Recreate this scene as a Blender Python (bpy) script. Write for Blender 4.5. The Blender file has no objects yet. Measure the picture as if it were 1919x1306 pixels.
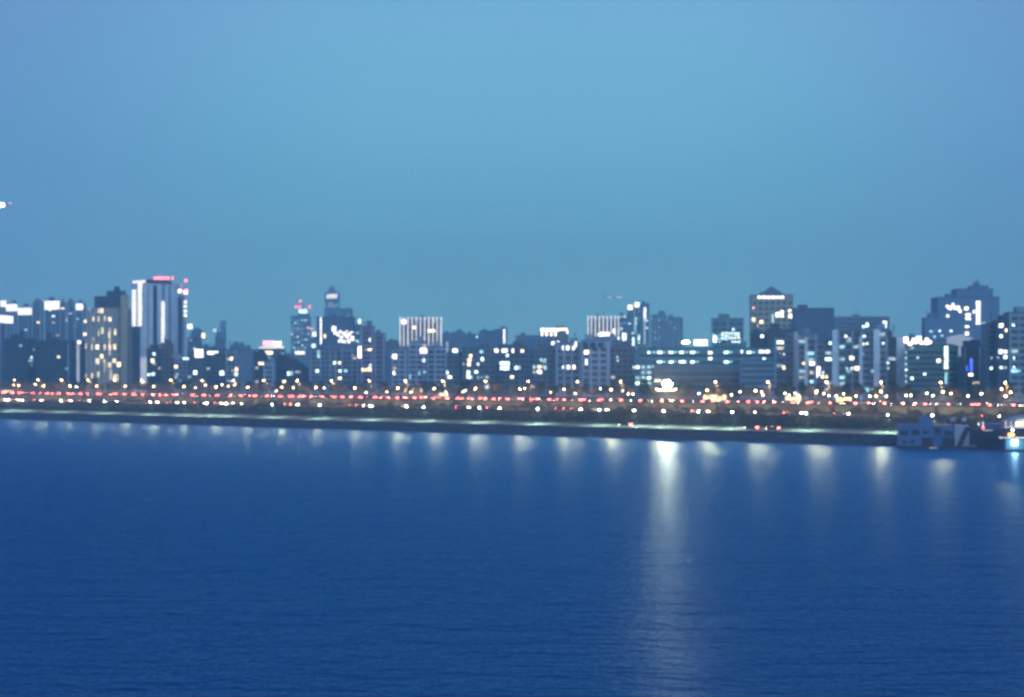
import bpy, math, random
import numpy as np
from mathutils import Vector
R = math.radians
rnd = random.Random(7)
S = bpy.context.scene
COL = S.collection

# ---------------------------------------------------------------- camera, sky, sun, exposure
F = 2665.0            # focal length in photo pixels (50 mm on 36 mm film, 1919 px wide)
CX, HZ = 959.5, 704.0
CAMH = 24.0
cd = bpy.data.cameras.new("camera"); cam = bpy.data.objects.new("camera", cd); COL.objects.link(cam)
cam.location = (0, 0, CAMH); cam.rotation_euler = (R(90), 0, 0)
cd.lens = 50; cd.sensor_width = 36; cd.shift_y = (HZ - 653) / 1919
cd.clip_start = 0.5; cd.clip_end = 60000
cd.dof.use_dof = True; cd.dof.focus_distance = 16.0; cd.dof.aperture_fstop = 1.5
S.camera = cam

def N(nt, typ, **kw):
    n = nt.nodes.new(typ)
    for k, v in kw.items():
        if k == 'ins':
            for a, b in v.items(): n.inputs[a].default_value = b
        else: setattr(n, k, v)
    return n

W = bpy.data.worlds.new("World"); S.world = W; W.use_nodes = True
nt = W.node_tree; nt.nodes.clear()
out = N(nt, 'ShaderNodeOutputWorld')
sky = N(nt, 'ShaderNodeTexSky', sky_type='NISHITA', sun_disc=False, sun_elevation=R(1.5), sun_rotation=R(200))
tc = N(nt, 'ShaderNodeTexCoord'); sep = N(nt, 'ShaderNodeSeparateXYZ')
nt.links.new(tc.outputs['Generated'], sep.inputs[0])
ramp = N(nt, 'ShaderNodeValToRGB'); cr = ramp.color_ramp
stops = [(0.0, (.33, .86, .86)), (.06, (.235, .73, .80)), (.14, (.160, .53, .66)), (.24, (.155, .40, .56)), (.40, (.020, .17, .44)), (.75, (.008, .09, .30))]
cr.elements[0].position = stops[0][0]; cr.elements[0].color = (*stops[0][1], 1)
cr.elements[1].position = stops[-1][0]; cr.elements[1].color = (*stops[-1][1], 1)
for p, c in stops[1:-1]:
    e = cr.elements.new(p); e.color = (*c, 1)
nt.links.new(sep.outputs['Z'], ramp.inputs[0])
# lens vignette put into the sky colour: darker violet blue to either side
ax = N(nt, 'ShaderNodeMath', operation='ABSOLUTE'); mr = N(nt, 'ShaderNodeMapRange', interpolation_type='SMOOTHSTEP', ins={1: .08, 2: .42, 3: 0.0, 4: 1.0})
off = N(nt, 'ShaderNodeMath', operation='ADD', ins={1: -.01})
nt.links.new(sep.outputs['X'], off.inputs[0]); nt.links.new(off.outputs[0], ax.inputs[0]); nt.links.new(ax.outputs[0], mr.inputs[0])
side = N(nt, 'ShaderNodeMix', data_type='RGBA', blend_type='MULTIPLY', ins={0: 1.0}); side.inputs[7].default_value = (.70, .56, .78, 1)
nt.links.new(mr.outputs[0], side.inputs[0]); nt.links.new(ramp.outputs[0], side.inputs[6])
mixs = N(nt, 'ShaderNodeMix', data_type='RGBA', blend_type='ADD', ins={0: .02})
nt.links.new(side.outputs[2], mixs.inputs[6]); nt.links.new(sky.outputs[0], mixs.inputs[7])
bg = N(nt, 'ShaderNodeBackground', ins={1: 1.6})
nt.links.new(mixs.outputs[2], bg.inputs[0]); nt.links.new(bg.outputs[0], out.inputs[0])

sd = bpy.data.lights.new("sun", 'SUN'); sun = bpy.data.objects.new("sun", sd); COL.objects.link(sun)
sd.energy = 1.7; sd.angle = R(40); sd.color = (.54, .78, 1.0); sun.rotation_euler = (R(66), 0, R(18))
S.view_settings.view_transform = 'Standard'; S.view_settings.look = 'None'
S.view_settings.exposure = 0; S.view_settings.gamma = 1
S.cycles.max_bounces = 5; S.cycles.diffuse_bounces = 2; S.cycles.glossy_bounces = 3; S.cycles.volume_bounces = 1
S.cycles.sample_clamp_indirect = 1; S.cycles.sample_clamp_direct = 0
S.cycles.caustics_reflective = False; S.cycles.caustics_refractive = False
S.cycles.use_adaptive_sampling = False

# ---------------------------------------------------------------- frames
uv = Vector((.804, -.595)); nv = Vector((.595, .804)); C0 = 466.0
def slope(px): return (px - CX) / F
def Zt(px, t): return (C0 + t) / (nv.y + nv.x * slope(px))
def Wp(px, t):
    z = Zt(px, t); return Vector((slope(px) * z, z))
def ST(s, t): return nv * (C0 + t) + uv * s
def pxof(p): return CX + p.x / p.y * F
def zof(py, Z): return CAMH + (HZ - py) * Z / F

# ---------------------------------------------------------------- materials
MATS = {}
def mat(name, col, rough=.7, var=.15, scale=.4, metal=0, bump=0, stripes=None):
    if name in MATS: return MATS[name]
    m = bpy.data.materials.new(name); m.use_nodes = True; MATS[name] = m
    nt = m.node_tree; b = nt.nodes['Principled BSDF']
    b.inputs['Roughness'].default_value = rough; b.inputs['Metallic'].default_value = metal
    g = N(nt, 'ShaderNodeNewGeometry'); no = N(nt, 'ShaderNodeTexNoise', ins={'Scale': scale, 'Detail': 4})
    nt.links.new(g.outputs['Position'], no.inputs['Vector'])
    mp = N(nt, 'ShaderNodeMapRange', ins={1: .3, 2: .7, 3: 1 - var, 4: 1 + var}); nt.links.new(no.outputs['Fac'], mp.inputs[0])
    last = mp.outputs[0]
    if stripes:     # faint slab lines once per storey
        s = N(nt, 'ShaderNodeSeparateXYZ'); nt.links.new(g.outputs['Position'], s.inputs[0])
        w = N(nt, 'ShaderNodeMath', operation='MULTIPLY', ins={1: 1 / stripes}); nt.links.new(s.outputs['Z'], w.inputs[0])
        fr = N(nt, 'ShaderNodeMath', operation='FRACT'); nt.links.new(w.outputs[0], fr.inputs[0])
        gt = N(nt, 'ShaderNodeMath', operation='GREATER_THAN', ins={1: .82}); nt.links.new(fr.outputs[0], gt.inputs[0])
        ml = N(nt, 'ShaderNodeMath', operation='MULTIPLY_ADD', ins={1: .35, 2: 1.0}); nt.links.new(gt.outputs[0], ml.inputs[0])
        mm = N(nt, 'ShaderNodeMath', operation='MULTIPLY'); nt.links.new(ml.outputs[0], mm.inputs[0]); nt.links.new(last, mm.inputs[1]); last = mm.outputs[0]
    mx = N(nt, 'ShaderNodeMix', data_type='RGBA', blend_type='MULTIPLY', ins={0: 1.0}); mx.inputs[6].default_value = (*col, 1)
    cb = N(nt, 'ShaderNodeCombineColor')
    for i in range(3): nt.links.new(last, cb.inputs[i])
    nt.links.new(cb.outputs[0], mx.inputs[7]); nt.links.new(mx.outputs[2], b.inputs['Base Color'])
    if bump:
        bp = N(nt, 'ShaderNodeBump', ins={'Strength': bump, 'Distance': .3}); nt.links.new(no.outputs['Fac'], bp.inputs['Height']); nt.links.new(bp.outputs[0], b.inputs['Normal'])
    return m
def emi(name, col, st, var=0.0):
    if name in MATS: return MATS[name]
    m = bpy.data.materials.new(name); m.use_nodes = True; MATS[name] = m
    nt = m.node_tree; b = nt.nodes['Principled BSDF']
    b.inputs['Base Color'].default_value = (.4, .4, .4, 1); b.inputs['Emission Color'].default_value = (*col, 1)
    b.inputs['Emission Strength'].default_value = st
    if var:
        g = N(nt, 'ShaderNodeNewGeometry'); no = N(nt, 'ShaderNodeTexNoise', ins={'Scale': .9, 'Detail': 2}); nt.links.new(g.outputs['Position'], no.inputs['Vector'])
        mp = N(nt, 'ShaderNodeMapRange', ins={1: .35, 2: .65, 3: st * (1 - var), 4: st * (1 + var)}); nt.links.new(no.outputs['Fac'], mp.inputs[0])
        nt.links.new(mp.outputs[0], b.inputs['Emission Strength'])
    m.cycles.emission_sampling = 'NONE'
    return m
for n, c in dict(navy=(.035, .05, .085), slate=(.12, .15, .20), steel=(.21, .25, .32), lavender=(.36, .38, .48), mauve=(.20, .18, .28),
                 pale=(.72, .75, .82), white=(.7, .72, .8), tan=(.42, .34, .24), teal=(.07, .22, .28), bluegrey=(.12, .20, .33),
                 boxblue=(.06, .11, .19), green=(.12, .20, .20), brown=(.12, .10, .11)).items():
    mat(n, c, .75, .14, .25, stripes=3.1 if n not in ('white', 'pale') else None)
mat('glass', (.018, .028, .05), .12, .3, .3); mat('roofing', (.06, .065, .08), .9, .2, .3)
mat('fin', (.50, .54, .64), .7, .12, .5); mat('metal', (.18, .19, .2), .45, .1, 1, metal=.6); mat('dark_metal', (.03, .035, .05), .5, .1, 1)
emi('warm', (1, .74, .40), 4, .5); emi('gold', (1, .78, .38), 2.1, .6); emi('cool', (.80, 1.0, .92), 3.2, .5); emi('tealc', (.40, .85, .92), 1.5, .5)
emi('column_emission', (1, .95, .92), 1.25, .35); emi('sign', (1, .93, .86), 2.2, .2); emi('whitec', (1, .95, .86), 3.0, .4); emi('faint', (.8, .95, .85), .45, .6); emi('dim', (.55, .75, .75), .9, .5); emi('dimwarm', (1, .72, .45), .9, .5); emi('facade_emission', (1, .93, .84), 1.6, .35); emi('dim_emission', (.85, .88, 1), .62, .35)  # floodlight on columns and piers is put into their materials as emission
emi('red', (1, .10, .13), 7); emi('pink', (1, .35, .42), 3.5); emi('blue', (.05, .12, 1), 2.5); emi('crown', (1, .86, .68), 4, .3)
emi('sodium', (1, .60, .24), 75); emi('ledlamp', (.80, 1, .86), 90); emi('flood', (1, .80, .50), 220); emi('small', (.95, 1, .8), 22); emi('smallwarm', (1, .75, .4), 22)
emi('tail', (1, .10, .08), 120); emi('head', (1, .84, .60), 110); emi('headcool', (1, .97, .85), 75); emi('orange', (1, .4, .08), 8)

# ---------------------------------------------------------------- object helpers
def link(o, parent=None):
    COL.objects.link(o)
    if parent is not None: o.parent = parent
    return o
def tag(o, label, cat, group=None):
    o['label'] = label; o['category'] = cat
    if group: o['group'] = group
    return o
def root(name, loc, label, cat, group=None, rz=0):
    o = bpy.data.objects.new(name, None); o.location = loc; o.rotation_euler = (0, 0, rz); o.empty_display_size = .5
    link(o); return tag(o, label, cat, group)
def mesh(name, v, f, m, smooth=False):
    me = bpy.data.meshes.new(name); me.from_pydata([tuple(x) for x in v], [], f); me.materials.append(MATS[m] if isinstance(m, str) else m)
    if smooth: me.shade_smooth()
    me.update(); return me
def obj(name, v, f, m, parent=None, loc=(0, 0, 0), smooth=False):
    o = bpy.data.objects.new(name, mesh(name, v, f, m, smooth)); o.location = loc; return link(o, parent)
CV = [(-.5, -.5, -.5), (.5, -.5, -.5), (.5, .5, -.5), (-.5, .5, -.5), (-.5, -.5, .5), (.5, -.5, .5), (.5, .5, .5), (-.5, .5, .5)]
CF = [(0, 3, 2, 1), (4, 5, 6, 7), (0, 1, 5, 4), (1, 2, 6, 5), (2, 3, 7, 6), (3, 0, 4, 7)]
UC = {}
def cube(name, m, loc, dim, rz=0, parent=None):
    if m not in UC: UC[m] = mesh('box_' + m, CV, CF, m)
    o = bpy.data.objects.new(name, UC[m]); o.location = loc; o.scale = dim; o.rotation_euler = (0, 0, rz)
    return link(o, parent)
def multibox(boxes):
    v, f = [], []
    for (cx, cy, cz, dx, dy, dz) in boxes:
        b = len(v); v += [(cx + x * dx, cy + y * dy, cz + z * dz) for x, y, z in CV]; f += [tuple(b + i for i in q) for q in CF]
    return v, f
def tube(pts, rad, n=6):
    v, f = [], []
    for i, p in enumerate(pts):
        p = Vector(p); d = (Vector(pts[min(i + 1, len(pts) - 1)]) - Vector(pts[max(i - 1, 0)])).normalized()
        a = d.cross(Vector((0, 1, .01))).normalized() if abs(d.y) < .9 else d.cross(Vector((1, 0, 0))).normalized(); b = d.cross(a)
        r = rad[i] if isinstance(rad, (list, tuple)) else rad
        for k in range(n):
            t = 2 * math.pi * k / n; v.append(p + a * math.cos(t) * r + b * math.sin(t) * r)
    for i in range(len(pts) - 1):
        for k in range(n):
            f.append((i * n + k, i * n + (k + 1) % n, (i + 1) * n + (k + 1) % n, (i + 1) * n + k))
    f.append(tuple(range(n))[::-1]); f.append(tuple(range((len(pts) - 1) * n, len(pts) * n)))
    return v, f
def copy_tree(o, parent=None):
    c = o.copy(); link(c); c.parent = parent
    for ch in KIDS.get(o.name, []): copy_tree(ch, c)
    return c
KIDS = {}
def reg(r): 
    for ch in [x for x in COL.objects if x.parent == r]:
        KIDS.setdefault(r.name, []).append(ch); reg(ch)
ORD = ['first', 'second', 'third', 'fourth', 'fifth', 'sixth', 'seventh', 'eighth', 'ninth', 'tenth', 'eleventh', 'twelfth', 'thirteenth', 'fourteenth', 'fifteenth',
       'sixteenth', 'seventeenth', 'eighteenth', 'nineteenth', 'twentieth', 'twenty-first', 'twenty-second', 'twenty-third', 'twenty-fourth', 'twenty-fifth']
LM = [(-99, 'plain dark slab'), (112, 'yellow-lit stepped block'), (246, 'tall white tower'), (350, 'low hazy blocks'), (476, 'slim red-lit tower'), (592, 'dark blue office'),
      (676, 'mauve tower'), (726, 'floodlit columned block'), (836, 'wide dark mid-rise'), (1000, 'pale gridded complex'), (1165, 'twin-crowned towers'), (1225, 'big floodlight'),
      (1300, 'glittering teal office'), (1400, 'pyramid-roofed tower'), (1490, 'plain dark blue box tower'), (1565, 'jagged apartment row'), (1690, 'banded greenish block'), (1800, 'dark edge towers')]
def lm(px):
    r = LM[0][1]
    for a, n in LM:
        if px >= a: r = n
    return r
class Namer:
    """one label per place: ordinal within the stretch below one landmark"""
    def __init__(s, fmt): s.fmt = fmt; s.items = []
    def add(s, o, px): s.items.append((px, o))
    def done(s):
        cnt = {}; tot = {}
        for px, o in s.items: tot[lm(px)] = tot.get(lm(px), 0) + 1
        for px, o in sorted(s.items, key=lambda x: x[0]):
            l = lm(px); k = cnt.get(l, 0); cnt[l] = k + 1
            w = 'only' if tot[l] == 1 else (ORD[k] if k < len(ORD) else 'last')
            o['label'] = s.fmt.format(o=w, l=l) if w == 'only' else s.fmt.format(o=w + ' from left', l=l)

# ---------------------------------------------------------------- ground, river
def strip(name, prof, m, s0=-2600, s1=520, ns=1, kind='structure'):
    v, f = [], []
    for i in range(ns + 1):
        s = s0 + (s1 - s0) * i / ns
        for t, z in prof:
            p = ST(s, t); v.append((p.x, p.y, z))
    k = len(prof)
    for i in range(ns):
        for j in range(k - 1): f.append((i * k + j, (i + 1) * k + j, (i + 1) * k + j + 1, i * k + j + 1))
    o = obj(name, v, f, m); o['kind'] = kind; return o

def water_mat():
    m = bpy.data.materials.new('water'); m.use_nodes = True; MATS['water'] = m; nt = m.node_tree; nt.nodes.clear()
    mo = N(nt, 'ShaderNodeOutputMaterial'); b = N(nt, 'ShaderNodeBsdfGlossy', ins={'Roughness': .30}); b.inputs['Color'].default_value = (.36, .68, .92, 1)
    df = N(nt, 'ShaderNodeBsdfDiffuse'); df.inputs['Color'].default_value = (.001, .050, .165, 1)
    fr = N(nt, 'ShaderNodeFresnel', ins={'IOR': 1.33}); mxs = N(nt, 'ShaderNodeMixShader'); fm = N(nt, 'ShaderNodeMath', operation='MULTIPLY', ins={1: .82})
    nt.links.new(fr.outputs[0], fm.inputs[0]); nt.links.new(fm.outputs[0], mxs.inputs[0]); nt.links.new(df.outputs[0], mxs.inputs[1]); nt.links.new(b.outputs[0], mxs.inputs[2]); nt.links.new(mxs.outputs[0], mo.inputs[0])
    g = N(nt, 'ShaderNodeNewGeometry')
    hs = None
    for sc, (kx, ky), amp, det, rz in ((1, (.20, .55), .42, 4, 13), (1, (.055, .15), .75, 3, -9), (1, (.75, 1.5), .22, 4, 22), (1, (.010, .03), .9, 3, -14)):
        mp = N(nt, 'ShaderNodeMapping'); mp.inputs['Scale'].default_value = (kx, ky, 1); mp.inputs['Rotation'].default_value = (0, 0, R(rz))
        no = N(nt, 'ShaderNodeTexNoise', ins={'Scale': sc, 'Detail': det, 'Roughness': .55})
        nt.links.new(g.outputs['Position'], mp.inputs[0]); nt.links.new(mp.outputs[0], no.inputs['Vector'])
        ml = N(nt, 'ShaderNodeMath', operation='MULTIPLY', ins={1: amp}); nt.links.new(no.outputs['Fac'], ml.inputs[0])
        if hs is None: hs = ml.outputs[0]
        else:
            ad = N(nt, 'ShaderNodeMath', operation='ADD'); nt.links.new(hs, ad.inputs[0]); nt.links.new(ml.outputs[0], ad.inputs[1]); hs = ad.outputs[0]
    bp = N(nt, 'ShaderNodeBump', ins={'Strength': .8, 'Distance': 1.0})
    # waves calm down towards the sheltered far bank
    dp = N(nt, 'ShaderNodeVectorMath', operation='DOT_PRODUCT'); dp.inputs[1].default_value = (nv.x, nv.y, 0); nt.links.new(g.outputs['Position'], dp.inputs[0])
    cm = N(nt, 'ShaderNodeMapRange', ins={1: 130.0, 2: 400.0, 3: 2.9, 4: .75}); nt.links.new(dp.outputs['Value'], cm.inputs[0]); nt.links.new(cm.outputs[0], bp.inputs['Distance'])
    nt.links.new(hs, bp.inputs['Height']); nt.links.new(bp.outputs[0], b.inputs['Normal']); nt.links.new(bp.outputs[0], fr.inputs['Normal'])
    return m
water_mat()
mat('bank', (.028, .04, .06), .95, .85, .6, bump=.8); mat('paving', (.13, .16, .14), .9, .15, .3); mat('verge', (.030, .045, .025), .95, .5, .5, bump=.5)
mat('asphalt', (.045, .045, .048), .85, .2, .4); mat('concrete', (.14, .150, .10), .9, .55, .12); mat('earth', (.05, .055, .05), .95, .4, .2); mat('paint', (.7, .7, .68), .7, .1, 1)
a_, b_, c_, d_ = ST(-2600, 0), ST(520, 0), Vector((560, -160)), Vector((-2600, -160))
o = obj('river_water', [(a_.x, a_.y, 0), (b_.x, b_.y, 0), (c_.x, c_.y, 0), (d_.x, d_.y, 0)], [(0, 3, 2, 1)], 'water'); o['kind'] = 'structure'
strip('river_bank', [(-1.5, -1.2), (0, -.1), (6.3, 3.35), (6.3, 3.7), (6.8, 3.7), (6.8, 3.5)], 'bank')
strip('promenade', [(6.8, 3.5), (22, 3.7), (33, 4.2)], 'paving')
strip('grass_slope', [(33, 4.2), (48, 5.4), (62, 7.6), (66, 8.0)], 'verge')
strip('lower_road', [(66, 8.0), (66, 8.12), (67.2, 8.12), (67.2, 8.0), (93, 8.0), (93, 8.12), (95.5, 8.12)], 'asphalt')
strip('expressway', [(95.9, 11.6), (134.5, 11.6)], 'asphalt')
strip('city_ground', [(134.5, 11.6), (134.5, 11.75), (3000, 11.75)], 'earth', s0=-2600, s1=520)
def dashes(name, t, z, step, ln, wd, s0=-900, s1=100):
    v, f = [], []
    s = s0
    while s < s1:
        b = len(v)
        for (ss, tt) in ((s, t), (s + ln, t), (s + ln, t + wd), (s, t + wd)):
            p = ST(ss, tt); v.append((p.x, p.y, z))
        f.append((b, b + 1, b + 2, b + 3)); s += step
    o = obj(name, v, f, 'paint'); o['kind'] = 'structure'
for t in (106, 110, 118, 122): dashes('road_marking', t, 11.604, 10, 5, .15)
dashes('road_marking', 80, 8.004, 10, 5, .15)
def wallthing(name, t0, t1, z0, z1, m, label, cat, s0=-1500, s1=350):
    v = []
    for s in (s0, s1):
        for t, z in ((t0, z0), (t1, z0), (t1, z1), (t0, z1)):
            p = ST(s, t); v.append((p.x, p.y, z))
    o = obj(name, v, [(0, 1, 2, 3), (7, 6, 5, 4), (0, 4, 5, 1), (1, 5, 6, 2), (2, 6, 7, 3), (3, 7, 4, 0)], m); tag(o, label, cat); return o
wallthing('retaining_wall', 95.5, 95.9, 7.9, 11.6, 'concrete', 'long tan concrete retaining wall glowing under lamps below the traffic', 'wall')
wallthing('crash_barrier', 97.0, 97.25, 11.6, 12.3, 'bank', 'low dark roadside barrier along the near edge of the expressway', 'barrier')
wallthing('median_barrier', 114.0, 114.3, 11.6, 12.4, 'bank', 'low dark barrier dividing the red and white traffic streams', 'barrier')

# shrubs on the slope between promenade and lower road (uncountable mass)
def leafcards(n, fn, size):
    g = np.random.default_rng(3); v = np.zeros((n * 4, 3))
    c = fn(g, n); a = g.normal(size=(n, 3)); a /= np.linalg.norm(a, axis=1)[:, None]
    b = np.cross(a, g.normal(size=(n, 3))); b /= np.linalg.norm(b, axis=1)[:, None]
    s = size * g.uniform(.6, 1.4, (n, 1))
    for k, (i, j) in enumerate(((-1, -.6), (1, -.6), (1, .6), (-1, .6))): v[k::4] = c + a * s * i + b * s * j
    me = bpy.data.meshes.new('leaves'); me.from_pydata(v.tolist(), [], [(4 * i, 4 * i + 1, 4 * i + 2, 4 * i + 3) for i in range(n)]); return me
def leafmat(name, c1, c2):
    m = mat(name, c1, .9, .45, .35); return m
leafmat('shrub', (.030, .05, .028), 0); leafmat('foliage', (.035, .055, .04), 0); leafmat('twigs', (.10, .085, .06), 0); mat('bark', (.06, .05, .04), .9, .3, 2)
def shrubpos(g, n):
    s = g.uniform(-760, -40, n); t = g.uniform(34, 64, n)
    k = np.sin(s * .09) + np.sin(s * .23 + 1.3) + np.sin(s * .047 + t * .2 + 4) + .6 * np.sin(s * .61 + t * .4)
    h = np.clip(1.3 + .95 * k, .25, 5) * g.uniform(0, 1, n) ** .7
    z0 = np.interp(t, [33, 48, 62, 66], [4.2, 5.4, 7.6, 8.0]); z = z0 + h * np.clip((9.0 - z0) / 3.0, .25, 1)
    p = np.outer(C0 + t, [nv.x, nv.y]) + np.outer(s, [uv.x, uv.y]); return np.column_stack([p, z])
me = leafcards(60000, shrubpos, .38); me.materials.append(MATS['shrub'])
o = bpy.data.objects.new('shrubbery', me); link(o); o['kind'] = 'stuff'; tag(o, 'dark shrubbery covering the slope behind the promenade', 'shrubs')

def ivypos(g, n):
    s = g.uniform(-760, -40, n); k = np.sin(s * .11 + 2) + np.sin(s * .29) + np.sin(s * .71 + 1)
    s = s + g.normal(size=n) * .4; hgt = np.clip(.8 + 1.1 * k, .1, 3.9); z = 8.1 + hgt * g.uniform(0, 1, n); t = 95.3 - g.uniform(0, .9, n)
    return np.column_stack([np.outer(C0 + t, [nv.x, nv.y]) + np.outer(s, [uv.x, uv.y]), z])
me = leafcards(16000, ivypos, .30); me.materials.append(MATS['shrub'])
o = bpy.data.objects.new('climbing_plants', me); link(o); o['kind'] = 'stuff'; tag(o, 'dark patches of climbing plants on the tan retaining wall', 'climbing plants')

# ---------------------------------------------------------------- buildings
NB = [0]
def solve(x0, x1, t, ang, r, xc):
    e = Vector((math.cos(ang), math.sin(ang))); g = Vector((-math.sin(ang), math.cos(ang)))
    A = Wp(x0, t)
    def along(P, d, px):   # distance k so that P + k d lies on the ray of px
        a = slope(px); den = d.x - a * d.y
        return (a * P.y - P.x) / den if abs(den) > 1e-6 else 1e9
    def at(c):
        w = along(A, e, c); B = A + e * w; return w, B, along(B, g, x1)
    if xc is None:
        if g.x / g.y <= slope(x1) + .02:
            w = along(A, e, x1); return A, e, g, w, max(10, w * r), x1
        lo, hi = x0 + (x1 - x0) * .25, x1 - .01
        for _ in range(40):
            mid = (lo + hi) / 2; w, B, d = at(mid)
            if d > r * w: lo = mid
            else: hi = mid
        xc = (lo + hi) / 2
    w, B, d = at(xc)
    return A, e, g, w, d, xc
class Blk: pass
def block(rt, x0, x1, yt, t, wall, st='grid', xc=None, ang=-15, r=.6, lit=(), pl=.05, fh=3.1, bw=3.3, wn='wall', cap=100, zb=11.75, yb=None, roofs=True, fin='fin', lc=('warm', 'cool', 'dim', 'tealc', 'dim', 'dimwarm', 'faint'), wz=5, win='glass', wh=.5, ww=.62):
    a = R(ang); A, e, g, w, d, xc = solve(x0, x1, t, a, r, xc)
    Bc = A + e * w; Zm = (A.y + Bc.y) / 2; top = zof(yt, Zm); H = top - zb
    L = rt.location if rt else Vector((0, 0, 0))
    def loc(p, z): return (p.x - L.x, p.y - L.y, z - L.z)
    ctr = A + e * (w / 2) + g * (d / 2)
    cube(wn, wall, loc(ctr, zb + H / 2), (w, d, H), a, rt)
    if roofs:
        cube('roof', 'roofing', loc(ctr, top + .2), (w + .5, d + .5, .4), a, rt)
        for _ in range(rnd.choice((1, 1, 2))):
            q = ctr + e * rnd.uniform(-.3, .3) * w + g * rnd.uniform(-.15, .15) * d; hh = rnd.uniform(1.8, 3.6)
            cube('roof_house', wall, loc(q, top + .4 + hh / 2), (min(w * .35, rnd.uniform(3, 6)), min(d * .5, 4.5), hh), a, rt)
    if roofs and rnd.random() < .5:
        q = ctr + e * rnd.uniform(-.3, .3) * w; hh = rnd.uniform(3, 7); cube('antenna', 'dark_metal', loc(q, top + .4 + hh / 2), (.35, .35, hh), a, rt); cube('antenna_arm', 'dark_metal', loc(q, top + hh * .8), (2.2, .15, .15), a, rt)
    faces = [(A, e, -g, w, a), (Bc, g, e, d, a + math.pi / 2)]
    if xc >= x1 - .5: faces = faces[:1]
    bld = Blk(); bld.loc = loc; bld.faces = faces; bld.xc = xc; bld.top = top; bld.a = a; bld.w = w; bld.d = d; bld.A = A; bld.e = e; bld.g = g; bld.rt = rt; bld.ctr = ctr; bld.zb = zb
    wins = []
    def put(face, uu, z, wid, hei, m, name='window', proud=.03, th=.16):
        O, al, ou, ln, rz = face; p = O + al * uu + ou * proud
        return cube(name, m, loc(p, z), (wid, th, hei), rz, rt)
    bld.put = put
    nf = int((H - .6) / fh)
    for fi, fc in enumerate(faces):
        ln = fc[3]; nc = max(1, int((ln - .8) / bw)); stp = (ln - .8) / nc
        if st in ('grid', 'apt', 'pier'):
            for j in range(nf):
                z = zb + .4 + (j + .55) * fh
                if z < zb + wz: continue
                for i in range(nc): wins.append((fi, .4 + (i + .5) * stp, z, stp * (ww if st != 'apt' else .74), fh * wh))
        elif st == 'band':
            for j in range(nf):
                z = zb + .4 + (j + .55) * fh
                if z < zb + wz: continue
                put(fc, ln / 2, z, ln - 1.0, fh * .48, win, 'window_band')
        elif st == 'strip':
            for i in range(nc): put(fc, .4 + (i + .5) * stp, zb + H * .5, stp * .5, H - 4, win, 'window_strip')
        if st == 'apt':
            for i in range(0, nc + 1, 2): put(fc, .4 + i * stp, zb + H / 2, .55, H, fin, 'pier', proud=.25, th=.6)
        if st == 'pier':
            for i in range(nc + 1): put(fc, .4 + i * stp, zb + H / 2, .7, H, fin, 'pier', proud=.3, th=.7)
    wins.sort(key=lambda q: -q[3] * q[4] if q[0] == 0 else -q[3] * q[4] * .5)
    first, rest = wins[:cap], wins[cap:]
    for (fi, uu, z, a1, a2) in first:
        isl = rnd.random() < pl * 2.6
        put(faces[fi], uu, z, a1, a2, rnd.choice(lc) if isl else win, 'lit_window' if isl else 'window', proud=.05 if isl else .03)
    if rest:
        v, f = [], []
        for (fi, uu, z, a1, a2) in rest:
            O, al, ou, ln, rz = faces[fi]; p = O + al * uu; b = len(v)
            for sy in (-.05, .11):
                for (sx, sz) in ((-.5, -.5), (.5, -.5), (.5, .5), (-.5, .5)):
                    q = p + al * sx * a1 + ou * sy; v.append(loc(q, z + sz * a2))
            f += [(b + 4, b + 5, b + 6, b + 7), (b, b + 1, b + 5, b + 4), (b + 3, b + 2, b + 6, b + 7), (b, b + 3, b + 7, b + 4), (b + 1, b + 2, b + 6, b + 5)]
        o = obj('window', v, f, win, rt); o['kind'] = 'stuff'
    for q in lit: light_at(bld, *q)
    return bld
def light_at(b, px, py, wpx, hpx, m='warm', name='lit_window', proud=.14):
    fc = b.faces[1] if (px > b.xc and len(b.faces) > 1) else b.faces[0]
    O, al, ou, ln, rz = fc; a = slope(px); den = al.x - a * al.y; uu = (a * O.y - O.x) / den
    p = O + al * uu; a1 = slope(px + wpx / 2); u1 = (a1 * O.y - O.x) / (al.x - a1 * al.y)
    wid = abs(u1 - uu) * 2; hei = hpx * p.y / F; z = zof(py, p.y)
    if name == 'lit_window' and wpx < 13: wid *= .85; hei *= .85
    b.put(fc, uu, z, wid, hei, m, name, proud=proud, th=.3)
USED = set()
def B(name, label, cat, x0, x1, yt, t, wall, st='grid', **k):
    assert label not in USED, label
    USED.add(label)
    A = Wp(x0, t); rt = root(name, (A.x, A.y, 11.75 if 'zb' not in k else k['zb']), label, cat, k.pop('group', None))
    return rt, block(rt, x0, x1, yt, t, wall, st, **k)
AP, OF, TW = 'apartment_block', 'office_building', 'tower_block'
g_ap = 'pale towers with bright roof signs'

# -- far left cluster of pale towers with lit roof signs
def signed(label, x0, x1, yt, t, wall, sy0, sy1, sx0=None, sx1=None, m='sign', **k):
    rt, b = B(TW, label, 'tower block', x0, x1, yt, t, wall, 'apt', pl=.02, group=g_ap, **k)
    sx0 = x0 if sx0 is None else sx0; sx1 = x1 if sx1 is None else sx1
    light_at(b, (sx0 + sx1) / 2, (sy0 + sy1) / 2, sx1 - sx0, sy1 - sy0, m, 'roof_sign', proud=.5)
    return b
signed('pale tower at the picture edge with short bright sign highest on its roof', -14, 12, 564, 430, 'lavender', 563, 575, 0, 11)
signed('pale tower beside the edge tower with wide white sign on its top storeys', 12, 33, 568, 400, 'lavender', 570, 583)
signed('pale tower whose white sign sits lowest of the roof signs', 34, 60, 576, 380, 'steel', 577, 590)
B(TW, 'narrow unlit grey tower rising between two white roof signs', 'tower block', 61, 82, 566, 420, 'steel', 'apt', pl=.02, group=g_ap)
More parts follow.
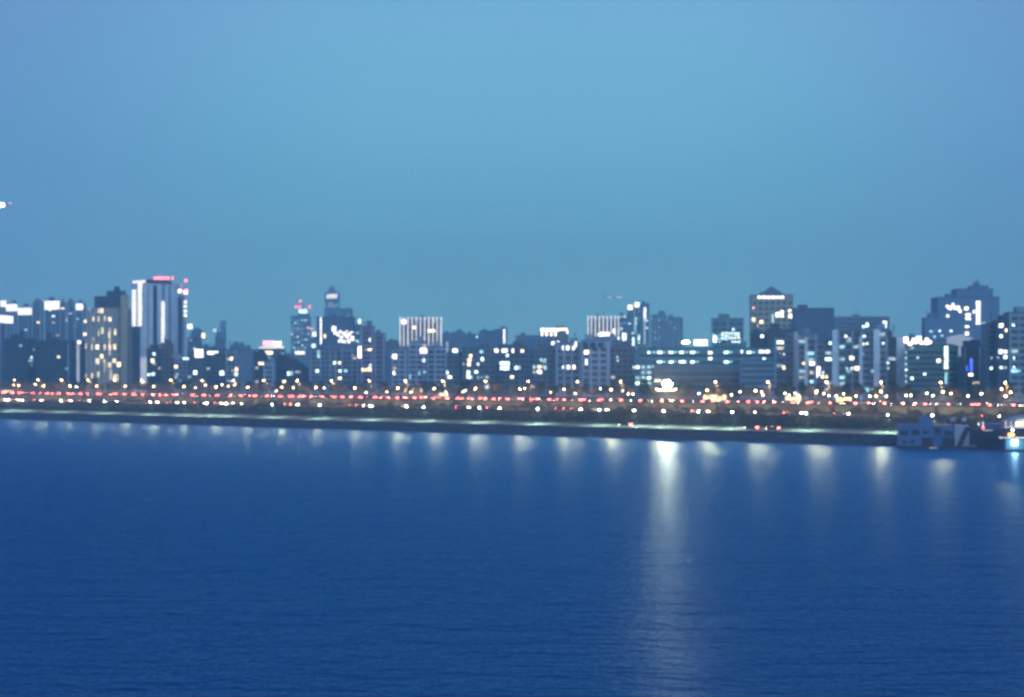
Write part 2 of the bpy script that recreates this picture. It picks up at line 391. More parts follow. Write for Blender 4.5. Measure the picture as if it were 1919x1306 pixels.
signed('pale tower with the largest white sign on its roof', 84, 112, 563, 380, 'mauve', 564, 580)
B(TW, 'slim hazy blue tower directly beside the largest white roof sign', 'tower block', 113, 126, 567, 450, 'steel', 'apt', pl=.03, group=g_ap)
B(TW, 'slim hazy tower with dark cap behind the dark slab', 'tower block', 127, 141, 566, 400, 'steel', 'apt', pl=.03, group=g_ap)
signed('pale tower with small square white sign beside the yellow-lit block', 142, 161, 568, 390, 'steel', 569, 581, 143, 156)
B(AP, 'mauve near block cut by the picture edge under a wide bright sign', 'apartment block', -30, 10, 606, 215, 'mauve', 'apt', pl=.0, ang=-10, lit=[(6, 598, 34, 14, 'sign', 'roof_sign', .6)])
rt, b = B(AP, 'long plain dark navy slab below the roof-signed towers', 'apartment block', 9, 66, 635, 205, 'navy', 'grid', ang=-10, pl=.012, lit=[(55, 676, 5, 4, 'tealc'), (60, 676, 4, 4, 'dim')])
block(rt, 37, 46, 620, 212, 'navy', 'none', wn='stair_tower', roofs=False, ang=-10)
rt, b = B(AP, 'dark navy slab with pale vertical strip and one lamp on top', 'apartment block', 66, 160, 639, 210, 'navy', 'grid', ang=-10, pl=.01, lit=[(148, 641, 6, 6, 'whitec', 'roof_lamp')])
block(rt, 88, 97, 622, 216, 'navy', 'none', wn='stair_tower', roofs=False, ang=-10)
light_at(b, 146, 680, 5, 72, 'dim_emission', 'lit_strip'); light_at(b, 128, 680, 2, 72, 'fin', 'pier')

# -- yellow-lit stepped block
rt, b = B(TW, 'stepped tower block with glowing yellow windows and dark crown', 'tower block', 160, 246, 577, 195, 'tan', 'none', xc=223, ang=-12, roofs=False)
block(rt, 177, 240, 556, 204, 'navy', 'none', wn='crown', ang=-12, r=.4); block(rt, 200, 236, 546, 206, 'navy', 'none', wn='crown', ang=-12, r=.4)
block(rt, 226, 241, 552, 196, 'tan', 'none', wn='pier', ang=-12, r=.5, roofs=False)
for px in range(163, 224, 8): light_at(b, px, 648, 1.8, 142, 'fin', 'pier', .3)
for (px, py, w, h, m) in [(189, 582, 11, 10, 'gold'), (175, 598, 2.5, 9, 'gold'), (186, 598, 4, 10, 'gold'), (196, 597, 4, 10, 'gold'), (206, 598, 5, 8, 'warm'), (161, 602, 6, 6, 'warm'), (160, 626, 7, 6, 'warm'),
      (186, 624, 3, 11, 'gold'), (193, 620, 6, 14, 'gold'), (205, 627, 4, 12, 'gold'), (217, 622, 6, 12, 'gold'), (162, 648, 3, 12, 'gold'), (172, 650, 3, 12, 'gold'), (182, 650, 7, 9, 'warm'), (196, 650, 4, 12, 'gold'), (206, 650, 4, 12, 'gold'), (216, 650, 7, 11, 'gold'),
      (191, 668, 5, 9, 'warm'), (182, 677, 9, 12, 'gold'), (195, 677, 4, 8, 'gold'), (205, 684, 8, 11, 'gold'), (214, 676, 8, 8, 'gold'), (223, 683, 8, 10, 'warm'), (235, 684, 8, 8, 'gold'),
      (162, 706, 3, 12, 'gold'), (172, 704, 4, 12, 'gold'), (185, 702, 3, 12, 'gold'), (208, 702, 5, 22, 'dimwarm'), (217, 708, 10, 16, 'gold'), (175, 636, 2, 10, 'dimwarm'), (168, 580, 2, 6, 'dimwarm'), (206, 640, 3, 60, 'dimwarm'), (196, 690, 3, 20, 'dimwarm')]:
    light_at(b, px, py, w, h, m)
light_at(b, 232, 640, 4, 150, 'dim_emission', 'pier', .3)  # pale pier glows by itself in place of facade light
# -- tall white tower
rt, b = B(TW, 'tallest white tower with two glowing vertical strips and red roof lights', 'tower block', 246, 332, 531, 200, 'pale', 'none', xc=268, ang=-42)
for a in ((251.5, 577, 7, 68), (262.5, 569, 7, 84)): light_at(b, *a, 'facade_emission', 'lit_strip')  # floodlight on the piers drawn as glowing strips
light_at(b, 255, 670, 15, 116, 'navy', 'window_strip'); light_at(b, 261, 528, 24, 5, 'facade_emission', 'lit_strip')
light_at(b, 290.5, 600, 7, 130, 'glass', 'window_strip'); light_at(b, 305.5, 603, 6, 76, 'facade_emission', 'lit_strip'); light_at(b, 318, 595, 3, 120, 'steel', 'window_strip'); light_at(b, 277, 600, 2, 130, 'steel', 'window_strip')
light_at(b, 270, 700, 13, 60, 'dim_emission', 'lit_strip'); light_at(b, 306, 546, 5, 28, 'steel', 'window_strip')  # paler wall at the foot given its own glow
block(rt, 326, 351, 540, 208, 'pale', 'none', xc=336, ang=-42, wn='wing').__dict__.update()
b2 = block(rt, 334, 346, 552, 206, 'steel', 'none', wn='wing', ang=-42, r=.8, roofs=False)
for y in (566, 574, 583, 591): light_at(b2, 347, y, 5, 4, 'whitec', 'lit_balcony')
light_at(b2, 337, 545, 6, 6, 'whitec', 'roof_lamp'); light_at(b2, 348, 548, 6, 6, 'crown', 'roof_lamp'); light_at(b2, 337.5, 611, 6, 104, 'navy', 'window_strip'); light_at(b2, 338, 668, 7, 6, 'whitec', 'lit_window')
for x, w in ((291, 5), (298, 8), (306, 5), (314, 5), (323, 2)): light_at(b, x, 521, w, 4.5, 'red', 'warning_light', .2)
light_at(b, 266, 534.5, 2, 2, 'pink', 'warning_light')
for x, y in ((348, 526), (349, 544)): light_at(b2, x, y, 5, 4, 'red', 'warning_light', .3)
cube('crown_beam', 'roofing', b.loc(b.ctr, b.top + 1.6), (b.w * .9, b.d * .7, 2.4), b.a, rt)
# -- blocks right of it
B(AP, 'small dark block under the white tower with one cool round lamp', 'apartment block', 275, 302, 654, 190, 'navy', 'grid', pl=.03, lit=[(289, 663, 5, 6, 'cool'), (286, 676, 7, 8, 'warm'), (279, 702, 5, 5, 'cool'), (287, 701, 6, 6, 'cool')])
B(AP, 'plain dark purple block directly beneath the lit spine of the white tower', 'apartment block', 301, 325, 645, 195, 'brown', 'grid', pl=.0)
B(AP, 'pale flat-roofed block with several lit balconies beside the white tower', 'apartment block', 325, 350, 674, 200, 'steel', 'grid', pl=.04, lit=[(345, 672, 5, 4, 'cool'), (351, 672, 5, 4, 'cool'), (330, 687, 6, 7, 'warm'), (332, 701, 4, 4, 'dimwarm')])
B(OF, 'mid-height hazy block topped by a small box next to the white tower', 'office building', 345, 378, 633, 420, 'bluegrey', 'grid', pl=.02, lit=[(356, 612, 9, 9, 'whitec', 'roof_lamp'), (347, 628, 6, 6, 'warm'), (364, 654, 4, 6, 'cool'), (368, 677, 4, 6, 'cool')])
B(OF, 'hazy block carrying a bright yellowish square lamp', 'office building', 358, 379, 620, 520, 'bluegrey', 'grid', pl=.0, lit=[(381, 629, 6, 9, 'warm', 'roof_lamp')])
rt, b = B(OF, 'block with an oversized round glowing lamp at its roof edge', 'office building', 350, 386, 664, 240, 'slate', 'grid', pl=.03, lit=[(373, 662, 15, 15, 'crown', 'round_lamp'), (366, 698, 7, 8, 'cool')])
B(OF, 'block with a narrow bright horizontal sign along its roof', 'office building', 385, 412, 657, 260, 'slate', 'grid', pl=.02, lit=[(399, 661, 20, 6, 'whitec', 'roof_sign')])
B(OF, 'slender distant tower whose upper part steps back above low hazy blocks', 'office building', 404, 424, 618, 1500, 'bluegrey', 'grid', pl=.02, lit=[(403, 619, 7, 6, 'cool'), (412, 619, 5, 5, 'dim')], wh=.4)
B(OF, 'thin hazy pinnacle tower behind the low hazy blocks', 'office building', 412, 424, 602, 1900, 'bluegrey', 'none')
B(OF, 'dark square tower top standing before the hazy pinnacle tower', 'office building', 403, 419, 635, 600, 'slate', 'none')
B(AP, 'blue-grey block with a single cool square lamp at mid height', 'apartment block', 402, 432, 662, 250, 'slate', 'grid', pl=.02, lit=[(416, 699, 9, 9, 'cool'), (426, 707, 5, 5, 'cool')])
B(AP, 'slim block with a column of warm and cool windows at its corner', 'apartment block', 424, 448, 655, 235, 'steel', 'apt', pl=.03, lit=[(428, 673, 5, 5, 'dimwarm'), (434, 672, 6, 7, 'warm'), (444, 692, 7, 8, 'warm'), (442, 701, 7, 7, 'cool'), (436, 694, 3, 5, 'dimwarm')])
B(OF, 'low hazy block with stepped box roof behind pale blank wall block', 'office building', 436, 458, 643, 800, 'bluegrey', 'none')
B(AP, 'plain pale blue blank-walled block', 'apartment block', 446, 480, 657, 230, 'steel', 'none')
B(OF, 'hazy low rooftops filling the gap behind the pale blank block', 'office building', 456, 492, 655, 900, 'bluegrey', 'none')
B(AP, 'dark block with a pair of small amber windows', 'apartment block', 476, 500, 661, 215, 'navy', 'grid', pl=.02, lit=[(487, 681, 4, 6, 'warm'), (492.5, 681, 4, 6, 'warm'), (490, 681, 12, 2, 'dimwarm')])
rt, b = B(OF, 'low building under a red and white roof sign', 'office building', 484, 535, 654, 330, 'slate', 'grid', pl=.04, lit=[(503, 643, 20, 9, 'pink', 'roof_sign'), (520, 644, 15, 9, 'whitec', 'roof_sign'), (509, 651, 46, 4, 'facade_emission', 'lit_cornice'), (504, 661, 14, 6, 'warm', 'lit_sign')])
B(AP, 'small lavender gable block before the red sign building', 'apartment block', 494, 517, 678, 200, 'lavender', 'apt', pl=.0)
# dark building with a sloping roofline
def sloped():
    rt, b = B(AP, 'dark block whose roofline slopes down to one side', 'apartment block', 517, 579, 690, 215, 'navy', 'grid', roofs=False, pl=.01, ang=-12, lit=[(541, 700, 5, 8, 'cool'), (547, 699, 3, 9, 'tealc'), (558, 697, 12, 3, 'dim')])
    A, e, g, w, d = b.A, b.e, b.g, b.w, b.d; z0 = b.top; h = 9.5
    prof = [(0, h * .72), (.10, h * .95), (.24, h), (.55, h * .62), (.85, h * .22), (1, 0)]
    v = []
    for back in (0, 1):
        for k, hh in [(0, -.3)] + prof + [(1, -.3)]:
            p = A + e * (w * k) + g * (d * back); v.append(b.loc(p, z0 + hh))
    n = len(prof) + 2
    f = [tuple(range(n)), tuple(range(2 * n - 1, n - 1, -1))] + [(i, n + i, n + (i + 1) % n, (i + 1) % n) for i in range(n)]
    obj('sloping_roof', v, f, 'navy', rt)
sloped()
# slim red-lit glass tower
rt, b = B(TW, 'slim glittering teal tower with red lights around its spire', 'skyscraper', 545, 583, 592, 1100, 'teal', 'none', ang=-12, roofs=True)
for j in range(11):
    y = 600 + j * 5.2
    for x in (548, 553, 559, 566, 572, 578):
        if rnd.random() < .62 and not (j in (6, 8) and x > 560): light_at(b, x + rnd.uniform(-1, 1), y, rnd.uniform(2.4, 4.6), 2.2, rnd.choice(('cool', 'dim', 'tealc', 'cool', 'dimwarm')))
light_at(b, 562, 661, 18, 6, 'crown', 'lit_sign')
b3 = block(rt, 558, 579, 580, 1106, 'teal', 'none', wn='crown', ang=-12, lit=[(568, 583, 17, 8, 'cool', 'lit_crown')])
v, f = tube([(0, 0, 0), (0, 0, 9)], [.7, .15]); obj('spire', v, f, 'metal', rt, b3.loc(b3.ctr, b3.top))
for x, y in ((563, 564), (562, 575), (555, 575), (580, 575)): light_at(b3, x, y, 4, 4, 'red', 'warning_light')
for x, y in ((578, 614), (584, 616)): light_at(b, x, y, 4, 4, 'pink', 'warning_light')
B(OF, 'hazy low block crowned by a bright lamp beside the slim red-lit tower', 'office building', 582, 597, 634, 640, 'teal', 'none', lit=[(589, 626, 7, 8, 'whitec', 'roof_lamp'), (588, 648, 8, 8, 'cool')])
# hazy domed tower
rt, b = B(TW, 'faint hazy tower with rounded cap and glowing crown band', 'skyscraper', 608, 637, 547, 2000, 'teal', 'band', ang=-10, pl=0, lit=[(622, 555, 20, 8, 'crown', 'lit_crown'), (620, 569, 10, 5, 'dimwarm'), (608, 572, 3, 3, 'cool'), (632, 570, 3, 3, 'cool'), (622, 574, 18, 3, 'dim')])
rr = b.w * .30; v, f = [], []
for i in range(5):
    th = i / 4 * math.pi / 2
    for k in range(16): v.append((rr * .9 * math.cos(th) * math.cos(k * math.pi / 8), rr * .9 * math.cos(th) * math.sin(k * math.pi / 8), rr * 1.5 * math.sin(th)))
for i in range(4):
    for k in range(16): f.append((i * 16 + k, i * 16 + (k + 1) % 16, (i + 1) * 16 + (k + 1) % 16, (i + 1) * 16 + k))
obj('dome', v, f, 'teal', rt, b.loc(b.ctr, b.top + .4), smooth=True)
B(OF, 'hazy tower peeping over the dark blue office', 'office building', 637, 661, 578, 1800, 'teal', 'grid', pl=.06, lit=[(652, 592, 6, 4, 'dim')], cap=50)
# dark blue office
rt, b = B(OF, 'dark blue office with white edge line and diagonal cluster of bright windows', 'office building', 593, 666, 594, 420, 'bluegrey', 'grid', ang=-10, pl=.0, cap=90, lit=[(601.5, 620, 2.5, 50, 'whitec', 'lit_strip'), (609, 630, 4, 8, 'warm')])
for (x, y, w, h) in [(626, 616, 9, 11), (629, 624, 8, 6), (638, 622, 6, 6), (645, 625, 7, 7), (640, 632, 7, 6), (650, 630, 7, 8), (634, 628, 5, 5), (637, 639, 7, 5), (645, 640, 8, 6), (653, 638, 5, 7), (655, 626, 6, 6), (660, 634, 7, 10), (659, 645, 9, 8), (654, 642, 4, 4), (650, 621, 5, 3), (659, 622, 5, 3)]:
    light_at(b, x, y, w, h, 'whitec')
B(OF, 'narrow teal block with one white lamp between dark office and mauve tower', 'office building', 664, 679, 610, 500, 'teal', 'grid', pl=.05, lit=[(674, 602, 5, 8, 'whitec', 'roof_lamp'), (669, 640, 8, 8, 'tealc')])
rt, b = B(TW, 'mauve tower with one bright upper window beside tall pink lamp', 'tower block', 677, 702, 612, 205, 'mauve', 'apt', pl=.01, ang=-18, lit=[(693, 637, 3, 7, 'whitec'), (693, 655, 7, 4, 'warm'), (686, 655, 4, 3, 'dimwarm'), (680, 693, 3, 7, 'warm'), (686, 693, 3, 7, 'warm'), (693, 692, 6, 9, 'warm'), (694, 684, 3, 4, 'cool')])
block(rt, 702, 723, 625, 205, 'mauve', 'apt', wn='wing', ang=-18, pl=.0)
rt = root('vertical_lamp', (*Wp(674, 196), 11.75), 'tall pinkish white vertical light sign beside the mauve tower', 'light sign'); p = Wp(674, 196); zz = zof(660, p.y)
cube('mast', 'dark_metal', (0, 0, (zz - 11.75) / 2 - 1), (.4, .4, zz - 11.75 - 2), 0, rt); emi('pinkwhite', (1, .72, .78), 6); cube('lamp_panel', 'pinkwhite', (0, 0, zz - 11.75), (1.9, .5, 7.2), 0, rt)
B(AP, 'mid-rise block with dark columns below the dark blue office', 'apartment block', 582, 640, 656, 215, 'steel', 'apt', pl=.0, ang=-15, lit=[(597, 659, 6, 7, 'dim'), (597, 667, 4, 10, 'tealc'), (595, 695, 6, 6, 'cool'), (627, 680, 5, 5, 'cool'), (636, 680, 5, 5, 'warm')])
B(AP, 'grey-blue block next to the tall pink lamp with cool corner windows', 'apartment block', 640, 677, 650, 220, 'steel', 'apt', pl=.02, ang=-15, lit=[(648, 695, 6, 6, 'tealc'), (637.5, 695, 5, 6, 'cool'), (637, 709, 7, 5, 'warm'), (661, 665, 4, 4, 'dim')])
# -- region 4
B(OF, 'dim far block filling the gap before the floodlit columned block', 'office building', 723, 752, 640, 700, 'slate', 'none')
def columned(label, x0, x1, yt, yb, t, n, ang, extra=()):
    rt, b = B(OF, label, 'office building', x0, x1, yt + 4, t, 'steel', 'none', ang=ang, r=.5)
    xs = [x0 + (x1 - x0) * i / n for i in range(n + 1)]
    for i, x in enumerate(xs):
        x = min(max(x, x0 + 1.2), x1 - 1.2); h = (yb - yt) * (1 if i in (0, 1, 2, n) or i % 3 else .9)
        light_at(b, x, yt + h / 2, 2.0, h, 'column_emission', 'lit_column', .35)  # columns emit in place of the floodlight falling on them
        light_at(b, x, yt + 2.5, 3.0, 5, 'column_emission', 'column_head', .5)
    for i in range(n): light_at(b, (xs[i] + xs[i + 1]) / 2, (yt + yb) / 2 + 4, (x1 - x0) / n * .55, (yb - yt) - 12, 'glass', 'window_strip', .03)
    for q in extra: light_at(b, *q)
    return b
columned('floodlit block ringed by white glowing columns, wider of the two columned ones', 749, 827, 594, 648, 420, 10, -4, [(757, 603, 10, 10, 'crown'), (776, 614, 9, 6, 'warm'), (808, 620, 14, 5, 'warm'), (812, 600, 5, 12, 'dimwarm')])
rt, b = B(AP, 'pale slab apartment block with a warm double window, below the columned block', 'apartment block', 735, 766, 655, 205, 'lavender', 'apt', ang=-15, pl=.0, lit=[(739, 668, 11, 10, 'whitec'), (740, 690, 7, 6, 'dimwarm'), (738, 699, 6, 8, 'whitec')])
B(AP, 'taller lavender slab with bright white window near its roof', 'apartment block', 766, 801, 640, 208, 'lavender', 'apt', ang=-15, pl=.0, lit=[(794, 657, 13, 10, 'whitec'), (795, 649, 8, 8, 'dimwarm'), (794, 675, 5, 7, 'cool'), (768, 706, 4, 9, 'tealc'), (786, 699, 2, 8, 'tealc')])
B(AP, 'lavender slab with blank pale end wall next to the wide dark mid-rise', 'apartment block', 801, 836, 650, 205, 'lavender', 'apt', xc=815, ang=-42, pl=.0, lit=[(796, 697, 6, 5, 'dim')])
for (x0, x1, y, t, lab, lit) in [(824, 850, 625, 900, 'far low blue office with pale corner strip', [(838, 650, 4, 20, 'dim_emission', 'lit_strip')]), (846, 872, 622, 1100, 'far low blue office with faint roof boxes', []), (868, 900, 626, 1000, 'far teal block with tiny roof light', [(894, 631, 3, 4, 'cool')]),
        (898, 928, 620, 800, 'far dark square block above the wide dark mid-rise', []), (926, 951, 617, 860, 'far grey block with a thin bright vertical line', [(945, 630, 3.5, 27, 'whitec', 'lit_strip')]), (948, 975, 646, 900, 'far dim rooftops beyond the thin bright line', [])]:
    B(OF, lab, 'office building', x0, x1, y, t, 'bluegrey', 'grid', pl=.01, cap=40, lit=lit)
B(AP, 'dark lower section of the mid-rise with one white lamp on its roof', 'apartment block', 836, 866, 661, 215, 'slate', 'grid', pl=.02, ang=-15, lit=[(853, 657, 9, 7, 'whitec', 'roof_lamp'), (837, 698, 7, 7, 'cool')])
B(AP, 'wide dark mid-rise with columns of scattered warm and cool windows', 'apartment block', 866, 936, 652, 215, 'slate', 'grid', pl=.03, ang=-10, lit=[(882, 667, 5, 7, 'warm'), (880, 675, 8, 7, 'warm'), (879, 683, 6, 7, 'warm'), (869, 682, 4, 4, 'dim'), (904, 673, 5, 8, 'cool'), (896, 682, 4, 5, 'cool'), (878, 698, 7, 8, 'cool'), (878, 706, 8, 7, 'cool'), (896, 707, 3, 4, 'tealc'), (903, 707, 3, 4, 'tealc'), (930, 657, 7, 8, 'whitec')])
B(AP, 'dark block with stacked wide bright white windows', 'apartment block', 936, 991, 648, 212, 'slate', 'grid', xc=974, pl=.04, ang=-42, lit=[(946, 657, 12, 8, 'whitec'), (951, 666, 5, 5, 'cool'), (946, 681, 17, 7, 'cool'), (946, 690, 16, 6, 'cool'), (961, 657, 4, 8, 'whitec'), (951, 668, 4, 4, 'dim'), (968, 689, 6, 7, 'cool'), (974, 689, 3, 7, 'tealc')])
# -- region 5
B(OF, 'hazy rounded rooftop cluster beyond the pale gridded complex', 'office building', 966, 1011, 629, 700, 'bluegrey', 'grid', pl=.03, lit=[(961, 657, 5, 8, 'whitec')], cap=50)
rt, b = B(OF, 'low block with a warm glowing row of crown windows', 'office building', 1011, 1065, 617, 520, 'slate', 'none', ang=-6, pl=0)
light_at(b, 1030, 618, 34, 6, 'crown', 'lit_crown')
for x in (1016, 1024, 1033, 1041): light_at(b, x, 626, 4.5, 8, 'crown', 'lit_window')
light_at(b, 1055, 617, 16, 4, 'warm', 'lit_crown'); light_at(b, 1063, 622, 3, 6, 'crown', 'lit_window')
B(AP, 'slate block with cool windows at the start of the pale gridded complex', 'apartment block', 991, 1042, 657, 225, 'slate', 'grid', pl=.05, ang=-10, lit=[(1001, 688, 5, 7, 'tealc'), (1011, 688, 9, 7, 'gold'), (1011, 697, 10, 7, 'whitec'), (1001, 697, 5, 6, 'dimwarm'), (1022, 690, 5, 6, 'tealc'), (1014, 674, 4, 5, 'tealc'), (1021, 674, 4, 5, 'tealc')])
B(OF, 'hazy blue block behind with paired bright windows above the gridded facade', 'office building', 1006, 1052, 640, 320, 'bluegrey', 'grid', pl=.03, ang=-8, lit=[(1036, 643, 6, 7, 'whitec'), (1046, 643, 8, 9, 'whitec'), (1031, 653, 7, 9, 'whitec'), (1046, 653, 4, 7, 'cool'), (1016, 650, 3, 8, 'dimwarm')], cap=60)
rt, b = B(AP, 'pale gridded facade with a row of six bright upper windows', 'apartment block', 1042, 1090, 642, 225, 'steel', 'pier', pl=.0, ang=-8, fh=4, bw=4.5, lit=[(1056, 652, 6, 9, 'whitec'), (1064, 652, 6, 9, 'whitec'), (1074, 652, 7, 9, 'whitec'), (1079, 645, 4, 12, 'whitec'), (1065, 688, 7, 9, 'whitec'), (1075, 688, 7, 9, 'whitec'), (1055, 688, 3, 6, 'cool')])
rt, b = B(AP, 'pale complex with large square openings along its top storey', 'apartment block', 1090, 1142, 638, 222, 'lavender', 'pier', pl=.0, ang=-8, fh=3.6, bw=4.2, lit=[(1099, 660, 9, 9, 'warm'), (1099, 678, 4, 11, 'whitec')])
for x in (1097, 1111, 1126): light_at(b, x, 647, 10, 11, 'navy', 'loggia', .7)
columned('floodlit block with tall glowing columns above the pale gridded complex', 1101, 1160, 592, 630, 420, 8, -4, [(1131, 626, 22, 7, 'crown'), (1151, 620, 5, 8, 'crown'), (1125, 627, 6, 7, 'crown')])
B(AP, 'dim blue mid-rise between the gridded complex and the twin-crowned towers', 'apartment block', 1142, 1192, 650, 235, 'slate', 'grid', pl=.02, ang=-10, lit=[(1157, 669, 5, 4, 'dimwarm'), (1158, 676, 4, 4, 'tealc'), (1189, 688, 6, 5, 'cool'), (1159, 634, 3, 5, 'cool')])
B(OF, 'far dim block filling the gap beside the columned block', 'office building', 1138, 1176, 633, 600, 'bluegrey', 'grid', pl=.02, cap=50, lit=[(1170, 631, 8, 14, 'whitec', 'lit_sign')])
for (x0, x1, y, lab, lit) in [(1160, 1176, 590, 'hazy teal tower without crown beside the twin-crowned towers', [(1171, 605, 3, 4, 'dim')]),
        (1176, 1190, 576, 'teal tower with warm crown, shorter of the twin-crowned towers', [(1181, 576, 9, 9, 'crown', 'lit_crown'), (1189, 600, 3, 40, 'dim', 'lit_strip'), (1187, 640, 4, 16, 'cool', 'lit_strip')]),
        (1189, 1201, 571, 'teal tower with warm crown, taller of the twin-crowned towers', [(1194, 571, 9, 9, 'crown', 'lit_crown'), (1191, 610, 2, 30, 'tealc', 'lit_strip'), (1197, 634, 4, 9, 'cool')]),
        (1201, 1217, 569, 'teal tower with one long white vertical strip near its top', [(1208.5, 588, 4.5, 24, 'whitec', 'lit_strip'), (1197, 634, 3, 7, 'cool'), (1208, 620, 4, 50, 'dim_emission', 'lit_strip')])]:
    B(TW, lab, 'tower block', x0, x1, y, 1100, 'teal', 'grid', pl=.06, ang=-12, r=.5, cap=60, lit=lit, lc=('tealc', 'dim', 'cool'))
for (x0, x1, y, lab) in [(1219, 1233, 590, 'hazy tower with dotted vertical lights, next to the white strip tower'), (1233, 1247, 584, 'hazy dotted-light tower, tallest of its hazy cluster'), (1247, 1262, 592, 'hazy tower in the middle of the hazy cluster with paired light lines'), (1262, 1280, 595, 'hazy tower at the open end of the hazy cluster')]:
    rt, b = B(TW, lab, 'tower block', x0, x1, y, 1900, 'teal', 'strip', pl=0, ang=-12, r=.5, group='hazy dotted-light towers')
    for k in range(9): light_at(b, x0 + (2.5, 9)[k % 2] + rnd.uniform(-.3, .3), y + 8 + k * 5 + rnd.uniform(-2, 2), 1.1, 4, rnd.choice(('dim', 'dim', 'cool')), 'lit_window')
# -- region 6
rt, b = B(OF, 'long low teal office with two rows of evenly spaced bright windows', 'office building', 1196, 1452, 652, 225, 'teal', 'band', ang=-4, r=.18, fh=4.2, wz=2)
for y in (660, 678):
    for x in (1216, 1236, 1257, 1277, 1298, 1361, 1404):
        if y == 678 and x == 1216: continue
        light_at(b, x, y + .3, 10 if x not in (1216,) else 6, 5, 'cool'); light_at(b, x + 9, y, 5, 3, 'tealc')
for (x, y, w) in ((1331, 661, 9), (1331, 672, 8), (1390, 659, 4), (1427, 659, 11), (1438, 659, 10), (1419, 677, 5), (1390, 677, 4), (1281, 678, 8)): light_at(b, x, y, w, 6, 'whitec')
B(AP, 'dim low block with paned windows under the long teal office', 'apartment block', 1188, 1224, 680, 205, 'teal', 'grid', pl=.35, ang=-8, fh=3.0, bw=2.4, cap=60, lc=('cool', 'tealc', 'dim'), wz=6)
B(OF, 'long dark banded hall in front of the long teal office', 'office building', 1224, 1400, 690, 200, 'slate', 'band', ang=-4, r=.12, fh=3.6, wz=2)
B(OF, 'dim block with pale bands closing the end of the dark banded hall', 'office building', 1388, 1452, 676, 205, 'bluegrey', 'band', ang=-4, r=.3, pl=.0, lit=[(1432, 672, 6, 4, 'cool')])
rt, b = B(OF, 'glittering teal office with a dense block of lit windows', 'office building', 1334, 1394, 597, 430, 'teal', 'apt', pl=.0, ang=-6, cap=100, fh=4.2, bw=4.5)
for j, y in enumerate((624, 629, 634, 640)):
    for x in range(1336, 1388, 6):
        if (j == 0 and x < 1350) or (j == 3 and 1350 < x < 1372) : continue
        light_at(b, x + rnd.uniform(-.6, .6), y + rnd.uniform(-1, 1), 4.6, 3.2, rnd.choice(('cool', 'cool', 'whitec', 'tealc')))
light_at(b, 1339, 636, 9, 12, 'whitec'); light_at(b, 1374, 617, 4, 4, 'cool')
rt = root('roof_floodlight', (*Wp(1285, 235), 11.75), 'brilliant round white floodlight above the long teal office roof', 'floodlight'); p = Wp(1285, 235); zz = zof(641, p.y) - 11.75
emi('bright', (1, .97, .82), 25); cube('mast', 'dark_metal', (0, .6, zz / 2), (.4, .4, zz), 0, rt); cube('crossbar', 'dark_metal', (0, .35, zz), (4.2, .2, .3), 0, rt)
for k in (-1.4, 0, 1.4): cube('lamp_head', 'bright', (k, 0, zz), (1.1, .5, 1.1 + .7 * (k == 0)), 0, rt)
rt = root('roof_sign', (*Wp(1313, 235), 11.75), 'wide glowing white sign beside the round floodlight on the teal office roof', 'sign'); p = Wp(1313, 235); zz = zof(642, p.y) - 11.75
cube('post', 'dark_metal', (-3, .5, zz / 2), (.3, .3, zz), 0, rt); cube('post', 'dark_metal', (3, .5, zz / 2), (.3, .3, zz), 0, rt); cube('sign_panel', 'whitec', (0, 0, zz), (7.6, .5, 3.2), 0, rt)
# pyramid tower
rt, b = B(TW, 'broad tower with low pyramid roof and bright horizontal sign', 'office tower', 1408, 1487, 553, 480, 'tan', 'grid', ang=-6, r=.7, cap=96, fh=4.2, bw=4.0, pl=.0)
c = b.ctr; q = [c + b.e * (sx * b.w * .32) + b.g * (sy * b.d * .32) for sx, sy in ((-1, -1), (1, -1), (1, 1), (-1, 1))]
pk = zof(536, c.y); obj('pyramid_roof', [b.loc(p, b.top + .3) for p in q] + [b.loc(c, pk)], [(3, 2, 1, 0), (0, 1, 4), (1, 2, 4), (2, 3, 4), (3, 0, 4)], 'slate', rt)
for k in range(6): light_at(b, 1423 + k * 8.6, 557, 6.5, 5, 'whitec', 'sign_letter')
for (x, y, w, h, m) in ((1412, 599, 7, 7, 'warm'), (1427, 603, 7, 7, 'warm'), (1420, 610, 3, 5, 'dimwarm'), (1457, 590, 7, 10, 'crown'), (1465, 588, 7, 14, 'crown'), (1480, 582, 6, 5, 'crown'), (1481, 592, 7, 9, 'crown'), (1412, 577, 4, 4, 'pink'), (1448, 600, 3, 30, 'tealc')): light_at(b, x, y, w, h, m)
B(OF, 'dark flat-topped block directly below the pyramid-roofed tower', 'office building', 1440, 1490, 617, 300, 'navy', 'none', ang=-6, lit=[(1480, 635, 6, 7, 'whitec')])
B(OF, 'dark rounded shoulder block under the lit sign of the pyramid tower', 'office building', 1409, 1441, 624, 310, 'navy', 'none', ang=-6, lit=[(1428, 630, 6, 6, 'cool')])
B(OF, 'windowless dark blue box tower beside the pyramid-roofed tower', 'office tower', 1488, 1563, 578, 380, 'boxblue', 'none', ang=-6)
rt, b = B(OF, 'wide hazy office with pale horizontal floors behind the apartment row', 'office building', 1565, 1667, 594, 620, 'steel', 'band', ang=-4, r=.3, pl=0, lit=[(1606, 612, 5, 6, 'cool'), (1618, 612, 5, 6, 'cool'), (1625, 609, 6, 10, 'cool'), (1652, 612, 6, 6, 'cool'), (1658, 605, 9, 8, 'whitec'), (1659, 612, 6, 6, 'cool')])
